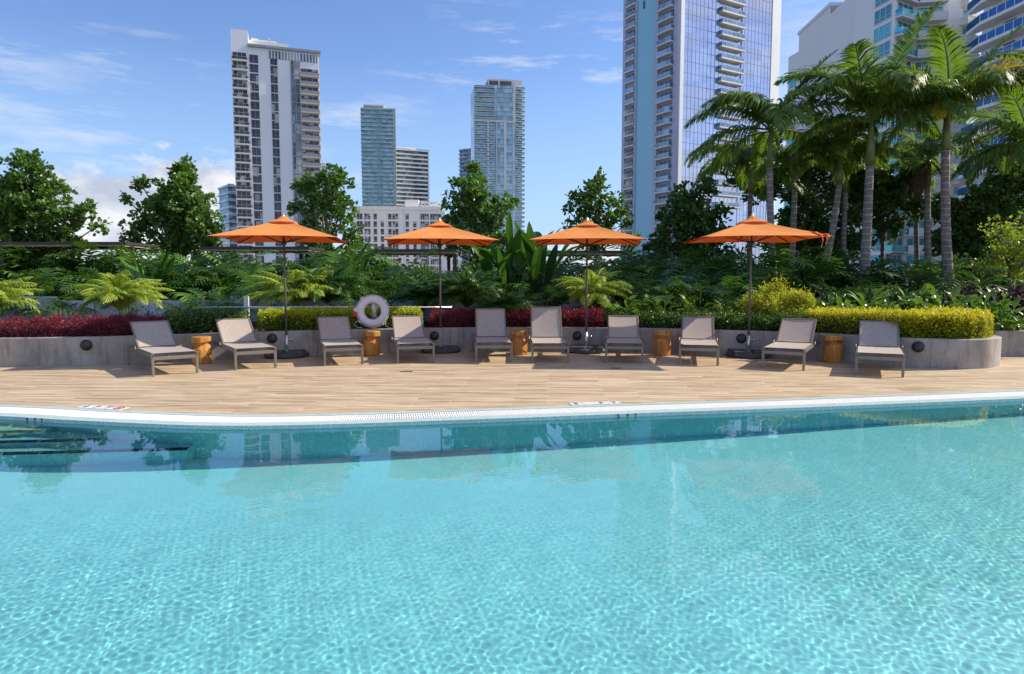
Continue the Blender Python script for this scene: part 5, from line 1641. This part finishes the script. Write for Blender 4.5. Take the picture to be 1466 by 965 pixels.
# ---- hedges and groundcover along the wall
def hedge(name, px0, px1, py_top, off0, wid, leafmat_, core, leaf, dens, lab, cat, tm=LEAF_SMALL, rough=.03, seed=1, endround=True, z0=.40):
    r = np.random.RandomState(seed)
    lo, hi = None, None
    line = [p for p in WALL_IN if p.y < 16]
    line = [p for p in line[:-20]] if px1 < 1430 else line
    fx = lambda p: CX + F * p.x / (p.y * math.cos(PITCH) + (EYE - .5) * math.sin(PITCH))
    seg = [p for p in line if px0 <= fx(p) <= px1 and p.y < 16]
    seg = spline(seg, 4)
    front = offset(seg, off0); back = offset(seg, off0 + wid)
    pm = seg[len(seg) // 2]
    ztop = W(0.5 * (px0 + px1), py_top, pm.y + off0 + wid * .5).z
    h = ztop - z0
    root = empty(name, (pm.x, pm.y + off0 + wid / 2, z0)); org = np.array(root.location)
    # solid dark core, added to block the view through the leaves
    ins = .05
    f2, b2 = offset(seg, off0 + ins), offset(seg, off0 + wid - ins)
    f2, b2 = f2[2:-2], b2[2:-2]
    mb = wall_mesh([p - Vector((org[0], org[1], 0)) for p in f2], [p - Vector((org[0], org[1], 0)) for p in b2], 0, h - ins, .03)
    mb.build('dark_core', M[core], root)
    F_, B_ = np.array([(p.x, p.y) for p in front]), np.array([(p.x, p.y) for p in back])
    Ln = sum((seg[i + 1] - seg[i]).length for i in range(len(seg) - 1))
    n = int(dens * Ln * (h + wid + h * .5 + .4))
    t = r.rand(n); fi = t * (len(seg) - 1.001); i0 = fi.astype(int); u = (fi - i0)[:, None]
    a = F_[i0] * (1 - u) + F_[i0 + 1] * u; b = B_[i0] * (1 - u) + B_[i0 + 1] * u
    s = r.rand(n) * (h + wid + h * .5)
    side = np.where(s < h, 0, np.where(s < h + wid, 1, 2))
    q = np.where(side == 0, 0, np.where(side == 1, (s - h) / wid, 1)); zz_ = np.where(side == 0, s, np.where(side == 1, h, h - (s - h - wid)))
    # ends
    en = r.rand(n) < .05
    tq = r.rand(n); q = np.where(en, tq, q); zz_ = np.where(en, r.rand(n) * h, zz_)
    e2 = np.where(r.rand(n) < .5, 0, len(seg) - 1)
    a = np.where(en[:, None], F_[e2], a); b = np.where(en[:, None], B_[e2], b)
    xy = a * (1 - q[:, None]) + b * q[:, None]
    bumpy = .5 * np.sin(xy[:, 0] * 9 + seed) * np.sin(xy[:, 0] * 4.3 + 1) + .5 * np.sin(xy[:, 0] * 17 + xy[:, 1] * 13)
    pos = np.stack([xy[:, 0], xy[:, 1], zz_ + z0], -1)
    cmid = (a + b) / 2
    nrm = np.stack([np.where(side == 0, 0, 0) + 0 * t, np.where(side == 0, -1, np.where(side == 2, 1, 0)), np.where(side == 1, 1, .15)], -1).astype(float)
    pos += nrm * (r.normal(size=(n, 1)) * rough + (bumpy * rough * 1.2)[:, None]) + r.normal(size=(n, 3)) * rough * .5
    pos[:, 2] = np.maximum(pos[:, 2], z0 + .01)
    ax = unit(nrm * .8 + r.normal(size=(n, 3)) * .8)
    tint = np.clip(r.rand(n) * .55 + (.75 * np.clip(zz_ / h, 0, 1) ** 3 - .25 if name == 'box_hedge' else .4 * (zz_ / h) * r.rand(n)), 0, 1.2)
    v, f, tt = scatter(pos - org, ax, leaf * r.uniform(.65, 1.25, n), tm, r, tint=tint)
    o = link('leaves', np_mesh('leaves', v, f, M[leafmat_], False, tt), root)
    return tag(root, lab, cat)
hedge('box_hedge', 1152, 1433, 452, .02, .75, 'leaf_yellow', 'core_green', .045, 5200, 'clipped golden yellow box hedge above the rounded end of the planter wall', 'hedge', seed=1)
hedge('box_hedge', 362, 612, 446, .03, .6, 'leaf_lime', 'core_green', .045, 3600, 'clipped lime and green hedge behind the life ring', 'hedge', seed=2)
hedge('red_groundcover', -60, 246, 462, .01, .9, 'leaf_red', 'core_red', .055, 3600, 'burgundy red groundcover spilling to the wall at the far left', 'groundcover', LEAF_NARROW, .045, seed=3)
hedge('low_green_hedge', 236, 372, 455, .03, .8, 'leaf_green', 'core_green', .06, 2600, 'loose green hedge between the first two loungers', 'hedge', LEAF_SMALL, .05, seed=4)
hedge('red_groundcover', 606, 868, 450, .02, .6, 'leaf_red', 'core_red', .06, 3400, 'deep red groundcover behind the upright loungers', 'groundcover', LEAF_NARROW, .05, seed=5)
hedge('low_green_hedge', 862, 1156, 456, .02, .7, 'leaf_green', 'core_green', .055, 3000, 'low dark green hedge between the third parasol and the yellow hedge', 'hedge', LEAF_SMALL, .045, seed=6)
